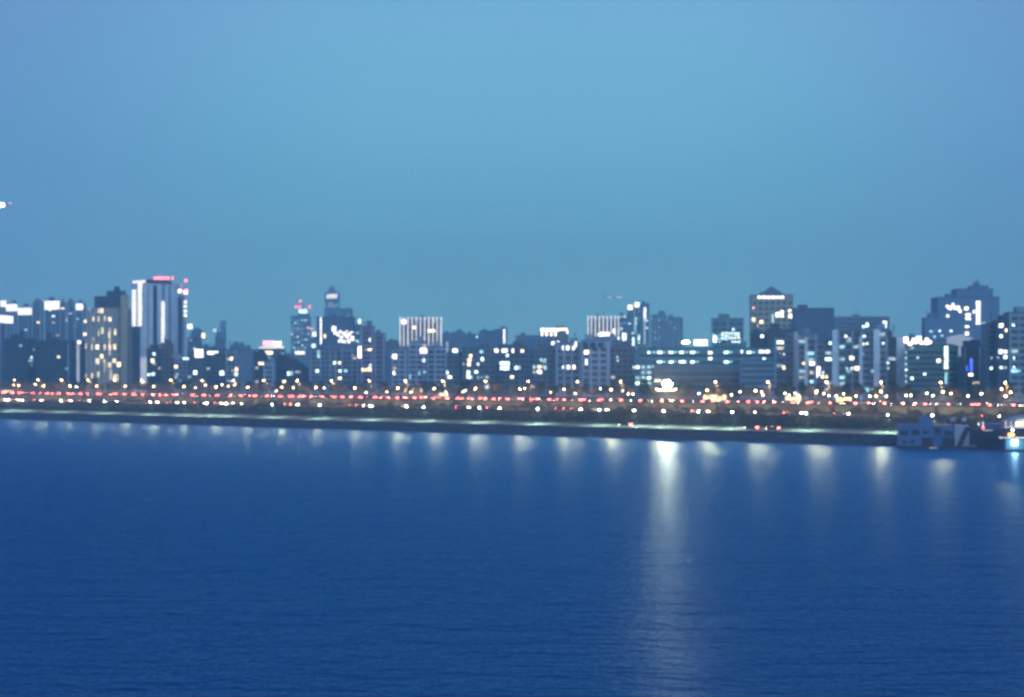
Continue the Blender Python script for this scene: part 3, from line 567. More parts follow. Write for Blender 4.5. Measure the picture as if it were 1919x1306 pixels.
# jagged apartment row
def apt(lab, x0, x1, y, t, wall, lit=(), pier=None, **k):
    kw = dict(ang=-14, pl=.07, cap=100, group='jagged row of apartment blocks', lc=('cool', 'dim', 'tealc', 'dim', 'dimwarm', 'faint', 'faint')); kw.update(k)
    rt, b = B(AP, lab, 'apartment block', x0, x1, y, t, wall, 'apt', lit=lit, **kw)
    if pier:
        for (a0, a1, yy) in pier: block(rt, a0, a1, yy, t - 2.5, 'pale', 'none', wn='pale_shaft', ang=-14, r=.9, roofs=False)
    return b
apt('apartment block with teal base windows where the jagged row begins', 1452, 1490, 632, 225, 'slate', [(1469, 664, 3, 4, 'cool'), (1469, 689, 5, 7, 'warm'), (1462, 662, 3, 3, 'dim')], [(1488, 1496, 622)])
apt('apartment block with a pale stair shaft and warm window group', 1494, 1530, 626, 215, 'steel', [(1506, 681, 4, 5, 'warm'), (1512, 663, 5, 5, 'cool'), (1522, 681, 12, 9, 'whitec'), (1534, 681, 9, 6, 'warm')], [(1508, 1514, 632)])
apt('apartment block with a cascade of bright white windows', 1528, 1562, 640, 212, 'slate', [(1533, 690, 10, 8, 'whitec'), (1521, 698, 9, 7, 'dimwarm'), (1533, 699, 9, 10, 'whitec'), (1542, 698, 4, 5, 'cool'), (1541, 706, 6, 6, 'warm'), (1549, 706, 5, 6, 'warm'), (1531, 705, 5, 5, 'cool'), (1521, 715, 8, 7, 'tealc'), (1556, 643, 5, 6, 'cool')], [(1560, 1570, 618)])
apt('dark-roofed apartment block with one round white window', 1570, 1612, 620, 215, 'slate', [(1585, 630, 5, 4, 'cool'), (1592, 634, 5, 4, 'dim'), (1596, 671, 10, 9, 'whitec'), (1607, 690, 12, 9, 'warm'), (1597, 690, 6, 5, 'cool'), (1587, 690, 4, 4, 'tealc')], [(1610, 1616, 630)])
apt('apartment block with paired pale shafts near the banded greenish block', 1614, 1662, 620, 215, 'steel', [(1618, 645, 4, 4, 'warm'), (1625, 644, 4, 4, 'cool'), (1619, 630, 6, 4, 'cool'), (1664, 680, 4, 4, 'cool'), (1655, 643, 4, 4, 'cool'), (1618, 663, 3, 4, 'dim')], [(1637, 1649, 617)])
apt('narrow dark apartment block closing the jagged row', 1661, 1682, 633, 222, 'navy', [(1664, 690, 4, 4, 'cool')], [(1680, 1697, 632)], pl=.04)
# banded greenish block
rt, b = B(OF, 'banded greenish block with warm lights along its roof edge', 'office building', 1696, 1796, 647, 205, 'green', 'band', xc=1778, ang=-24, pl=0, fh=2.7, roofs=True)
for (x, y, w, h) in ((1698, 637, 8, 11), (1705, 644, 7, 6), (1714, 639, 10, 10), (1722, 636, 9, 12), (1727, 642, 7, 6), (1737, 637, 6, 7), (1737, 643, 9, 5), (1744, 641, 4, 5)): light_at(b, x, y, w, h, 'crown', 'roof_lamp', .4)
for k in range(7): light_at(b, 1773, 651 + k * 6.3, 7, 4.4, 'cool', 'lit_landing')
for k in range(4): light_at(b, 1773, 700 + k * 5.5, 4, 4, 'tealc', 'lit_landing')
for k in range(6): light_at(b, 1698, 660 + k * 11, 4, 5, rnd.choice(('tealc', 'dim', 'cool')))
for (x, y, w, h, m) in ((1759, 676, 8, 8, 'whitec'), (1720, 670, 5, 5, 'tealc'), (1733, 701, 5, 5, 'cool'), (1709, 709, 6, 6, 'cool'), (1709, 652, 6, 6, 'dim')): light_at(b, x, y, w, h, m)
# big stepped dark tower
rt, b = B(TW, 'massive stepped navy tower with scattered gold windows', 'office tower', 1757, 1873, 557, 520, 'bluegrey', 'none', ang=-4, r=.5)
block(rt, 1733, 1760, 596, 515, 'bluegrey', 'none', wn='wing', ang=-4)
b2 = block(rt, 1792, 1861, 542, 550, 'bluegrey', 'none', wn='upper_tier', ang=-4, r=.6); block(rt, 1820, 1852, 536, 562, 'bluegrey', 'none', wn='upper_tier', ang=-4, r=.6)
for (x, y, w, h) in ((1775, 574, 5, 5), (1780, 577, 7, 8), (1786, 571, 5, 6), (1789, 577, 6, 6), (1795, 577, 8, 8), (1799, 583, 6, 6), (1811, 578, 8, 7), (1776, 592, 5, 5), (1825, 584, 4, 6), (1814, 590, 10, 5), (1814, 597, 11, 5), (1812, 612, 8, 4), (1812, 625, 7, 7)): light_at(b, x, y, w, h, 'crown')
for k in range(9): light_at(b, 1833, 566 + k * 5, 8, 2.8, 'crown', 'lit_landing')
for (x, y, w, m) in ((1844, 606, 10, 'tealc'), (1761, 620, 5, 'cool'), (1782, 620, 5, 'cool'), (1745, 621, 8, 'tealc'), (1751, 631, 5, 'tealc'), (1765, 629, 5, 'tealc'), (1843, 640, 7, 'warm')): light_at(b, x, y, w, 4, m)
# white flared structure
def flared():
    t = 300; P = Wp(1795, t); Z = P.y; lab = 'white flared wall like a spread fan beside the banded block'
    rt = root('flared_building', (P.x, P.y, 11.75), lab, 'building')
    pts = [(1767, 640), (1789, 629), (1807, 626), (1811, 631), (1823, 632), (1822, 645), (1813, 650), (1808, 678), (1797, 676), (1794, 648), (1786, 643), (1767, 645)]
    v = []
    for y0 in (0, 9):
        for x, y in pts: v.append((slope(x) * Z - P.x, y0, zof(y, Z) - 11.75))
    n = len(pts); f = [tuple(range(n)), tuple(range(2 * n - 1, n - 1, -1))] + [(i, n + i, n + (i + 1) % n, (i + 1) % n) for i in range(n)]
    emi('wallwash_emission', (.70, .66, .78), .35, .2); obj('flared_wall', v, f, 'wallwash_emission', rt)  # light washing the wall is put into its material as emission
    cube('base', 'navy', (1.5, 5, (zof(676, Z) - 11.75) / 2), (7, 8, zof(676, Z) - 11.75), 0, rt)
flared()
B(OF, 'dark low building with a blue neon strip and lamp below', 'office building', 1806, 1852, 650, 240, 'navy', 'apt', ang=-10, pl=.02, lit=[(1820, 684, 4, 24, 'blue', 'neon_strip'), (1819, 702, 8, 5, 'crown', 'lit_sign'), (1812, 690, 2, 10, 'blue', 'neon_strip')])
B(AP, 'dark block under the foot of the flared white wall', 'apartment block', 1794, 1808, 678, 225, 'navy', 'none')
rt, b = B(TW, 'pale slab with a single file of dark windows next to edge tower', 'tower block', 1848, 1869, 607, 215, 'steel', 'none', ang=-6, r=.8)
for k in range(11): light_at(b, 1858, 612 + k * 9.8, 6, 5, 'glass', 'window')
light_at(b, 1858, 690, 7, 5, 'cool'); light_at(b, 1858, 671, 4, 4, 'tealc')
B(TW, 'dark narrow tower with bright windows in two files near picture edge', 'tower block', 1869, 1891, 602, 205, 'navy', 'none', ang=-6, r=.8, lit=[(1876, 610, 9, 9, 'whitec'), (1885, 619, 4, 6, 'warm'), (1876, 630, 6, 6, 'cool'), (1875, 659, 9, 9, 'whitec'), (1884, 659, 6, 7, 'whitec'), (1884, 669, 7, 7, 'cool'), (1876, 689, 6, 6, 'cool'), (1870, 670, 4, 4, 'tealc'), (1884, 689, 5, 5, 'dim')])
B(TW, 'grey slab tower cut off by the picture edge', 'tower block', 1891, 1945, 586, 215, 'steel', 'apt', ang=-6, r=.5, pl=.04, lit=[(1899, 609, 5, 4, 'cool'), (1900, 671, 3, 6, 'cool'), (1900, 688, 3, 5, 'cool'), (1911, 695, 4, 3, 'tealc')])
# far filler roofs seen in the gaps
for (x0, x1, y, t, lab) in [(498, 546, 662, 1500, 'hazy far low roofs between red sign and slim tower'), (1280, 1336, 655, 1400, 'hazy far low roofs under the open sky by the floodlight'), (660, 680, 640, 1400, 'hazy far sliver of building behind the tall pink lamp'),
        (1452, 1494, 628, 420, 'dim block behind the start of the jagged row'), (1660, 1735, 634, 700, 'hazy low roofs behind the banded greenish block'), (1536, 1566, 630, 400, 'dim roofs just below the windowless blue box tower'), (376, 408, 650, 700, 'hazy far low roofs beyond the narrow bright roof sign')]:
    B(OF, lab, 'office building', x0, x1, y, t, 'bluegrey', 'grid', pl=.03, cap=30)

# low lit kiosks beside the road
def kiosk(lab, x0, x1, yt, yb, t, m='gold'):
    rt, b = B('kiosk', lab, 'small shop', x0, x1, yt, t, 'tan', 'none', ang=-20, roofs=False)
    cube('canopy', 'roofing', b.loc(b.ctr - b.g * 1.2, b.top + .15), (b.w + .8, b.d + 2, .3), b.a, rt)
    n = max(2, int((x1 - x0) / 7))
    for i in range(n): light_at(b, x0 + (i + .5) * (b.xc - x0) / n, (yt + yb) / 2, (b.xc - x0) / n * .8, (yb - yt) * .9, m, 'shop_window')
kiosk('low row of glowing shopfronts at the picture edge behind the traffic', -10, 42, 731, 742, 150)
kiosk('low lit pavilion below the floodlit columned block', 758, 800, 727, 735, 160); kiosk('small lit hut beside the low lit pavilion', 823, 844, 736, 743, 150)
kiosk('brightly lit petrol station hall behind the traffic', 1318, 1366, 739, 752, 145); kiosk('low glowing hall behind traffic below the windowless box tower', 1471, 1504, 742, 752, 145); kiosk('yellow-lit low hall below the jagged row', 1566, 1598, 744, 753, 145)

# ---------------------------------------------------------------- street lamps
def lightdata(name, typ, e, col, rad=.35, **k):
    l = bpy.data.lights.new(name, typ); l.energy = e; l.color = col; l.shadow_soft_size = rad
    for a, b in k.items(): setattr(l, a, b)
    return l
LS = lightdata('sodium_light', 'SPOT', 14500, (1, .56, .24), .5, spot_size=R(177.8), spot_blend=.10); LP = lightdata('promenade_light', 'SPOT', 15000, (.66, 1, .78), .3, spot_size=R(150), spot_blend=.9)
def lamp(name, h, arm, headmat, light, headsize=(.75, .4, .28)):
    r = bpy.data.objects.new(name, None); r.empty_display_size = .5; link(r)
    v, f = tube([(0, 0, 0), (0, 0, h * .5), (0, 0, h - .5), (-arm * .35, 0, h + .1), (-arm, 0, h + .25)] if arm else [(0, 0, 0), (0, 0, h)], [.13, .1, .08, .06, .05] if arm else [.1, .07])
    obj('pole', v, f, 'metal', r)
    v, f = tube([(0, 0, 0), (0, 0, .5)], [.26, .2]); obj('base', v, f, 'dark_metal', r)
    v, f = multibox([(-arm, 0, h + .22, headsize[0], headsize[1], .12)]); obj('lamp_hood', v, f, 'dark_metal', r)
    v = [( -arm + x * headsize[0], y * headsize[1], h + .1 + z * headsize[2] ) for x, y, z in CV[4:]] + [(-arm + x * headsize[0] * .6, y * headsize[1] * .6, h - .05 - headsize[2] * .5) for x, y, z in CV[4:]]
    v = v[4:] + v[:4]; obj('lamp_glass', v, CF, headmat, r)
    if light:
        lo = bpy.data.objects.new('lamp_light', light); lo.location = (-arm, 0, h - .55 - headsize[2]); link(lo, r)
    reg(r); return r
def row(proto, xs, t, dt, z, rz, group, cat, fmt):
    nm = Namer(fmt); first = True
    for x in xs:
        p = Wp(x, t) + nv * dt; o = proto if first else copy_tree(proto); first = False
        o.location = (p.x, p.y, z); o.rotation_euler = (0, 0, rz); o['category'] = cat; o['group'] = group; nm.add(o, x)
    nm.done()
def s_of(px, t): p = Wp(px, t); return p.dot(uv)
shore = math.atan2(uv.y, uv.x)
row(lamp('street_lamp', 9.5, 1.8, 'sodium', LS), (-18, 27, 71, 115, 165, 215, 266, 320, 379, 437, 494, 557, 621, 692, 760, 830, 910, 990, 1082, 1163, 1341, 1439, 1549, 1651, 1763, 1884, 2006), 132, 1.8, 11.6, R(53.5), 'tall amber lamps beyond the expressway', 'street lamp', '{o} of the higher amber road lamps below the {l}')
row(lamp('street_lamp', 9.7, 1.8, 'sodium', LS), (-10, 35, 82, 131, 181, 235, 288, 345, 405, 464, 528, 592, 665, 745, 814, 891, 974, 1057, 1145, 1235, 1325, 1416, 1530, 1651, 1767, 1894, 2020), 70, -1.8, 8.1, R(233.5), 'amber lamps along the lower road', 'street lamp', '{o} of the lower row of amber road lamps below the {l}')
row(lamp('promenade_lamp', 6.4, .9, 'ledlamp', LP, (.5, .35, .25)), (18, 44, 116, 198, 284, 348, 390, 427, 513, 602, 697, 797, 902, 1011, 1127, 1192, 1247, 1313, 1376, 1515, 1668, 1752), 21, 0, 3.7, shore, 'cool white lamps along the promenade', 'promenade lamp', '{o} cool white riverside promenade lamp below the {l}')
# small lamps in the streets behind
def small(h, m):
    r = bpy.data.objects.new('park_lamp', None); link(r)
    v, f = tube([(0, 0, 0), (0, 0, h)], [.08, .05]); obj('pole', v, f, 'dark_metal', r)
    v, f = multibox([(0, 0, h + .15, .5, .5, .5)]); obj('lamp_globe', v, f, m, r); reg(r); return r
SM = {}
nmS = Namer('{o} small park lamp behind the traffic below the {l}')
for i, (x, y) in enumerate([(26, 722), (66, 721), (143, 725), (366, 727), (385, 722), (416, 722), (428, 725), (440, 721), (518, 733), (550, 727), (608, 727), (686, 736), (725, 735), (770, 735), (835, 735), (867, 734), (872, 732), (983, 729), (1032, 736), (1078, 738), (1125, 729), (1167, 734), (1177, 738),
        (1186, 738), (1231, 730), (1266, 730), (1310, 738), (1371, 740), (1387, 734), (1427, 735), (1430, 741), (1471, 738), (1479, 742), (1490, 737), (1496, 741), (1530, 735), (1544, 738), (1553, 743), (1567, 743), (1581, 738), (1604, 743), (1630, 744), (1642, 744), (1661, 743), (1698, 742), (1707, 741), (1737, 738), (1748, 742), (1782, 737), (1814, 743), (1839, 739), (1877, 729), (1884, 742)]):
    t = 137; p = Wp(x, t); z = zof(y, p.y); h = round(max(1.5, z - 11.75) * 2) / 2; m = 'small' if i % 3 else 'smallwarm'
    if (h, m) not in SM: SM[(h, m)] = small(h, m); o = SM[(h, m)]
    else: o = copy_tree(SM[(h, m)])
    o.location = (p.x, p.y, 11.75); o['category'] = 'park lamp'; o['group'] = 'small lamps behind the expressway'; nmS.add(o, x)
nmS.done()
# big floodlight mast
p = Wp(1250, 137); rt = root('floodlight_mast', (p.x, p.y, 11.75), 'blazing floodlight on a mast, brightest light along the road', 'floodlight'); zz = zof(720, p.y) - 11.75
v, f = tube([(0, 0, 0), (0, 0, zz + 1)], [.3, .18]); obj('mast', v, f, 'metal', rt); cube('crossbar', 'dark_metal', (0, .3, zz + .6), (4.4, .2, .2), 0, rt); cube('crossbar', 'dark_metal', (0, .3, zz - 2.7), (6.4, .2, .2), 0, rt)
for k in range(7):
    a = k * math.pi / 3; q = 1.5 if k else 0
    cube('lamp_head', 'flood', (math.cos(a) * q, -.1, zz + math.sin(a) * q), (1.25, .35, 1.2), 0, rt)
for k in (-2.9, -1.3, 0, 1.3, 2.9): cube('small_lamp_head', 'smallwarm', (k, 0, zz - 2.8), (.5, .3, .5), 0, rt)
fl = lightdata('flood_light', 'SPOT', 150000, (1, .57, .28), .9, spot_size=R(26), spot_blend=.5); lo = bpy.data.objects.new('mast_light', fl); lo.location = (0, -.8, zz + .2)
lo.rotation_euler = (R(82), 0, math.atan2(p.x, p.y) * -1 + math.pi * 0 + 0); link(lo, rt); lo.rotation_euler = Vector((-p.x, -p.y, -math.hypot(p.x, p.y) * math.tan(R(13.5)))).to_track_quat('-Z', 'Y').to_euler()

# ---------------------------------------------------------------- cars
def profile_car(kind, paint):
    if kind == 'sedan': L, H0, H1, cab = 4.6, .85, 1.42, [(-.95, 0), (-.55, 1), (.75, 1), (1.35, 0)]
    elif kind == 'suv': L, H0, H1, cab = 4.7, 1.0, 1.68, [(-.95, 0), (-.6, 1), (1.7, 1), (2.05, 0)]
    else: L, H0, H1, cab = 5.1, 1.1, 1.95, [(-1.9, 0), (-1.4, 1), (2.35, 1), (2.45, 0)]
    h = L / 2
    r = bpy.data.objects.new('car' if kind != 'van' else 'van', None); link(r)
    side = [(-h, .35), (-h, .65), (-h + .15, .75), (-.95 if kind != 'van' else -1.9, H0), (h - .5, H0), (h, H0 - .12), (h, .35)]
    def prism(side, w0, w1=None):
        v = [(x, -w0, z) for x, z in side] + [(x, w0, z) for x, z in side]
        if w1:
            v = [(x, (-1 if i < len(side) else 1) * (w0 if z <= H0 + .01 else w1), z) for i, (x, _, z) in enumerate(v)]
        n = len(side); return v, [tuple(range(n)), tuple(range(2 * n - 1, n - 1, -1))] + [(i, n + i, n + (i + 1) % n, (i + 1) % n) for i in range(n)]
    v, f = prism(side, .9); obj('body', v, f, paint, r)
    v, f = prism([(x, H0 - .01 + k * (H1 - H0)) for x, k in cab], .84, .7); obj('windows', v, f, 'glass', r)
    v, f = multibox([((cab[1][0] + cab[2][0]) / 2, 0, H1 + .02, cab[2][0] - cab[1][0], 1.4, .05)]); obj('roof', v, f, paint, r)
    for x in (-h + .85, h - .85):
        for y in (-.86, .86):
            v, f = tube([(x, y - .1, .33), (x, y + .1, .33)], .33, 10); obj('wheel', v, f, 'dark_metal', r)
    for y in (-.66, .66):
        cube('headlight', 'head', (-h - .02, y, .64), (.08, .36, .2), 0, r); cube('taillight', 'tail', (h + .02, y, .76 if kind == 'sedan' else .9), (.08, .34, .22), 0, r)
    reg(r); return r
for n, c in (('car_silver', (.35, .36, .38)), ('car_black', (.02, .02, .025)), ('car_white', (.6, .6, .6)), ('car_navy', (.03, .05, .12))): mat(n, c, .3, .05, 1)
CARS = [profile_car(k, p) for k, p in (('sedan', 'car_silver'), ('suv', 'car_black'), ('sedan', 'car_white'), ('van', 'car_white'), ('sedan', 'car_navy'), ('suv', 'car_silver'))]
USEDCAR = set()
def car(t, px, z, heading, nm, group):
    k = rnd.choice((0, 0, 1, 2, 3, 4, 4, 5)); o = CARS[k] if k not in USEDCAR else copy_tree(CARS[k]); USEDCAR.add(k)
    p = Wp(px, t); o.location = (p.x, p.y, z); o.rotation_euler = (0, 0, shore + (0 if heading < 0 else math.pi)); o['category'] = 'van' if k == 3 else 'car'; o['group'] = group; nm.add(o, px)
nA = Namer('{o} red tail-lit vehicle, river-side lane below the {l}'); nB = Namer('{o} red tail-lit vehicle, median-side lane below the {l}')
nC = Namer('{o} oncoming headlit vehicle just past median below the {l}'); nD = Namer('{o} oncoming headlit vehicle, tree-side lane below the {l}'); nE = Namer('{o} headlit vehicle on the lower road below the {l}')
def lane(t, s0, gap0, gap1, hd, nm, grp):
    s = s0
    while True:
        p = ST(s, t); px = pxof(p)
        if px < -15: break
        if px < 1935: car(t, px, 11.604, hd, nm, grp)
        s -= rnd.uniform(gap0, gap1) * (1.0 if rnd.random() > .12 else 2.2)
lane(104, s_of(1930, 104), 6.5, 13, -1, nA, 'red tail-lit traffic on the expressway'); lane(108.3, s_of(1925, 108), 7, 16, -1, nB, 'red tail-lit traffic on the expressway')
lane(117, s_of(1905, 117), 10, 30, 1, nC, 'oncoming traffic on the expressway'); lane(121, s_of(1890, 121), 10, 34, 1, nD, 'oncoming traffic on the expressway')
for x in (6, 22, 30, 70, 74, 128, 156, 163, 208, 213, 281, 290, 318, 326, 372, 380, 400, 410, 432, 446, 540, 552, 664, 676, 690, 755, 864, 872, 921, 929, 1052, 1066, 1080, 1118, 1130, 1306, 1318, 1396, 1404, 1480, 1492, 1571, 1580, 1853, 1862):
    car(76, x, 8.004, 1, nE, 'headlit traffic on the lower road')
for n in (nA, nB, nC, nD, nE): n.done()
for x, lab in ((1172, 'red tail-lit car alone on the promenade under the columned block side'), (1408, 'red tail-lit car parked on the promenade, nearer the pyramid tower'), (1448, 'red tail-lit car parked on the promenade, nearer the houseboats')):
    o = copy_tree(CARS[1]); p = Wp(x, 18); o.location = (p.x, p.y, 3.72); o.rotation_euler = (0, 0, shore); tag(o, lab, 'car', 'cars on the promenade')

# ---------------------------------------------------------------- trees
def crown_mesh(seed, rx, rz, n, m, size, bare=False):
    g = np.random.default_rng(seed); k = 9
    cs = g.normal(size=(k, 3)); cs /= np.linalg.norm(cs, axis=1)[:, None]; cs *= g.uniform(.35, .8, (k, 1)); rr = g.uniform(.28, .5, k)
    i = g.integers(0, k, n); d = g.normal(size=(n, 3)); d /= np.linalg.norm(d, axis=1)[:, None]
    c = cs[i] + d * rr[i][:, None] * g.uniform(.4, 1.05, (n, 1)) ** .5; c *= [rx, rx, rz]
    a = g.normal(size=(n, 3)); a /= np.linalg.norm(a, axis=1)[:, None]; b = np.cross(a, g.normal(size=(n, 3))); b /= np.linalg.norm(b, axis=1)[:, None]
    v = np.zeros((n * 4, 3)); s = size * g.uniform(.6, 1.4, (n, 1)); q = .12 if bare else .7
    for j, (x, y) in enumerate(((-1, -q), (1, -q), (1, q), (-1, q))): v[j::4] = c + a * s * x + b * s * y
    me = bpy.data.meshes.new('crown'); me.from_pydata(v.tolist(), [], [(4 * j, 4 * j + 1, 4 * j + 2, 4 * j + 3) for j in range(n)]); me.materials.append(MATS[m]); return me
def tree_proto(seed, h, rx, m, n, size, bare=False):
    r = bpy.data.objects.new('bare_tree' if bare else 'roadside_tree', None); link(r); q = random.Random(seed)
    rz = h * .36; zc = h - rz
    v, f = tube([(0, 0, 0), (.05, .03, h * .35), (q.uniform(-.2, .2), q.uniform(-.2, .2), h * .75)], [.22, .16, .05])
    for k in range(6):
        a = q.uniform(0, 6.28); z0 = h * q.uniform(.28, .5); b = len(v)
        v2, f2 = tube([(0, 0, z0), (math.cos(a) * rx * .4, math.sin(a) * rx * .4, z0 + h * .16), (math.cos(a) * rx * .75, math.sin(a) * rx * .75, z0 + h * .32)], [.09, .06, .02], 5)
        v += v2; f += [tuple(b + i for i in t) for t in f2]
    obj('trunk', v, f, 'bark', r)
    o = bpy.data.objects.new('crown', crown_mesh(seed, rx, rz, n, m, size, bare)); o.location = (0, 0, zc); link(o, r); reg(r); return r
TP = [tree_proto(11, 9.0, 3.6, 'foliage', 620, .34), tree_proto(12, 8.2, 3.2, 'foliage', 520, .32), tree_proto(13, 9.8, 3.3, 'foliage', 620, .34), tree_proto(14, 7.4, 2.9, 'foliage', 480, .30)]
BP = [tree_proto(21, 8.6, 3.3, 'twigs', 900, .5, True), tree_proto(22, 7.4, 2.8, 'twigs', 800, .45, True), tree_proto(23, 5.0, 1.2, 'twigs', 240, .3, True)]
used = set()
def tree(proto, p, z, rz, sc, cat, grp, nm):
    o = proto if proto.name not in used else copy_tree(proto); used.add(proto.name)
    o.location = (p.x, p.y, z); o.rotation_euler = (0, 0, rz); o.scale = (sc, sc, sc * rnd.uniform(.92, 1.08)); o['category'] = cat; o['group'] = grp; nm.add(o, pxof(p))
n1 = Namer('{o} dark full tree in back row below the {l}'); n2 = Namer('{o} lamp-lit bare tree behind the expressway, below the {l}'); n3 = Namer('{o} thin young tree before the tan wall below the {l}')
s = s_of(1960, 160)
while pxof(ST(s, 160)) > -30:
    p = ST(s, 160 + rnd.uniform(-5, 6)); tree(rnd.choice(TP), p, 11.7, rnd.uniform(0, 6), rnd.uniform(.85, 1.12), 'tree', 'tree row behind the expressway', n1); s -= rnd.uniform(5.2, 8.0)
s = s_of(1950, 144)
while pxof(ST(s, 144)) > -20:
    p = ST(s, 143 + rnd.uniform(-3, 4)); tree(BP[rnd.randint(0, 1)], p, 11.7, rnd.uniform(0, 6), rnd.uniform(.7, 1.05), 'tree', 'bare trees behind the expressway', n2); s -= rnd.uniform(7, 15)
for x in (60, 120, 176, 242, 330, 474, 505, 540, 578, 640, 735, 770, 850, 948, 1005, 1030, 1096, 1177, 1205, 1235, 1268, 1345, 1378, 1412, 1450, 1560, 1610, 1702, 1755, 1830, 1875):
    tree(BP[2], Wp(x, 65.5), 8.0, rnd.uniform(0, 6), rnd.uniform(.85, 1.1), 'tree', 'young trees before the tan wall', n3)
for n in (n1, n2, n3): n.done()

# ---------------------------------------------------------------- floating buildings on the river
mat('cabin', (.07, .13, .30), .7, .12, .6); mat('hull', (.02, .022, .04), .7, .2, .6); mat('panel', (.36, .34, .42), .7, .1, .8); mat('deckroof', (.06, .10, .25), .6, .15, .6)
def houseboat():
    t = -10; P = Wp(1684, t); rt = root('houseboat', (P.x, P.y, 0), 'long two-storey blue floating building moored against the dark bank', 'houseboat')
    ang = R(-12); e = Vector((math.cos(ang), math.sin(ang))); g = Vector((-math.sin(ang), math.cos(ang)))
    def uu(px):
        a = slope(px); return (a * P.y - P.x) / (e.x - a * e.y)
    def bx(name, m, x0, x1, y0, y1, d0, d1):
        u0, u1 = uu(x0), uu(x1); c = e * ((u0 + u1) / 2); Z = (P + c).y; z0, z1 = zof(y1, Z), zof(y0, Z); c2 = c + g * ((d0 + d1) / 2)
        return cube(name, m, (c2.x, c2.y, (z0 + z1) / 2), (abs(u1 - u0), d1 - d0, z1 - z0), ang, rt)
    bx('hull', 'hull', 1683, 1886, 836, 846, -.8, 9)
    bx('cabin', 'cabin', 1684, 1727, 796, 837, 0, 8); bx('upper_cabin', 'cabin', 1725, 1746, 781, 799, 1, 6); bx('cabin', 'cabin', 1727, 1748, 798, 820, .05, 8)
    bx('recess', 'hull', 1727, 1748, 820, 837, .6, 8); bx('cabin', 'deckroof', 1748, 1766, 798, 837, .3, 8); bx('cabin', 'cabin', 1766, 1790, 798, 820, .05, 8); bx('recess', 'hull', 1766, 1790, 820, 837, .5, 8)
    bx('stair_wall', 'panel', 1789, 1816, 797, 837, -.3, 8); bx('dark_hall', 'hull', 1816, 1884, 804, 838, .4, 8); bx('deck_roof', 'deckroof', 1848, 1884, 794, 805, 0, 9)
    bx('roof', 'deckroof', 1683, 1728, 795, 796.2, -.2, 8.3); bx('roof', 'deckroof', 1747, 1791, 796.6, 797.8, -.2, 8.3)
    for x0, x1, y0, y1 in ((1688, 1702, 806, 816), (1708, 1723, 805.5, 815.5), (1729, 1741, 807, 812), (1752, 1763, 802, 812), (1770, 1786, 807, 816), (1691, 1699, 825, 831), (1706, 1713, 825, 830)): bx('window', 'glass', x0, x1, y0, y1, -.1, .1)
    for x0 in (1783, 1804): bx('roof_vent', 'panel', x0, x0 + 8, 783, 790, 2, 3.4); bx('vent_stack', 'hull', x0 + 2.5, x0 + 5.5, 790, 797, 2.4, 3)
    bx('handrail', 'cabin', 1727, 1790, 819.2, 820.4, -.35, -.25)
    # dark diagonal stair across the pale wall
    u0, u1 = uu(1792), uu(1818); Z = (P + e * u0).y; a0, a1 = e * u0 - g * .9, e * u1 - g * .9; z0, z1 = zof(838, Z), zof(800, Z)
    v = []
    for q in (0, .55):
        for (aa, zz) in ((a0, z0), (a0 + e * 1.6, z0), (a1, z1), (a1 - e * 1.6, z1)): v.append((aa.x + g.x * q, aa.y + g.y * q, zz))
    obj('stair', v, [(0, 1, 2, 3), (7, 6, 5, 4), (0, 4, 5, 1), (1, 5, 6, 2), (2, 6, 7, 3), (3, 7, 4, 0)], 'hull', rt)
    for i in range(14): bx('rail_post', 'cabin', 1728 + i * 4.6, 1728.5 + i * 4.6, 816, 820.4, -.36, -.28)
    bx('mast', 'panel', 1734, 1735, 766, 781, 3, 3.2); bx('mast_arm', 'panel', 1730, 1739, 770, 770.8, 3, 3.2); bx('gangway', 'panel', 1816, 1830, 835, 837, -.7, 0)
    for x0 in (1687, 1712, 1760, 1800, 1840): bx('fender', 'dark_metal', x0, x0 + 3, 837, 842, -1.1, -.7)
    for i in range(5): bx('deck_light', 'dimwarm', 1742 + i * 3, 1743.5 + i * 3, 838, 839.5, -1.0, -.8)
    emi('postwhite', (.9, .95, 1), 1.2); bx('signal_post', 'postwhite', 1841, 1843, 790, 799, -.2, 0); bx('signal_light', 'red', 1840.5, 1843.5, 799, 803.5, -.2, .1); bx('signal_light', 'cool', 1833, 1835, 792, 797, 0, .2)
    bx('rail_light', 'dim_emission', 1842, 1860, 805.5, 807, -.1, 0)
houseboat()
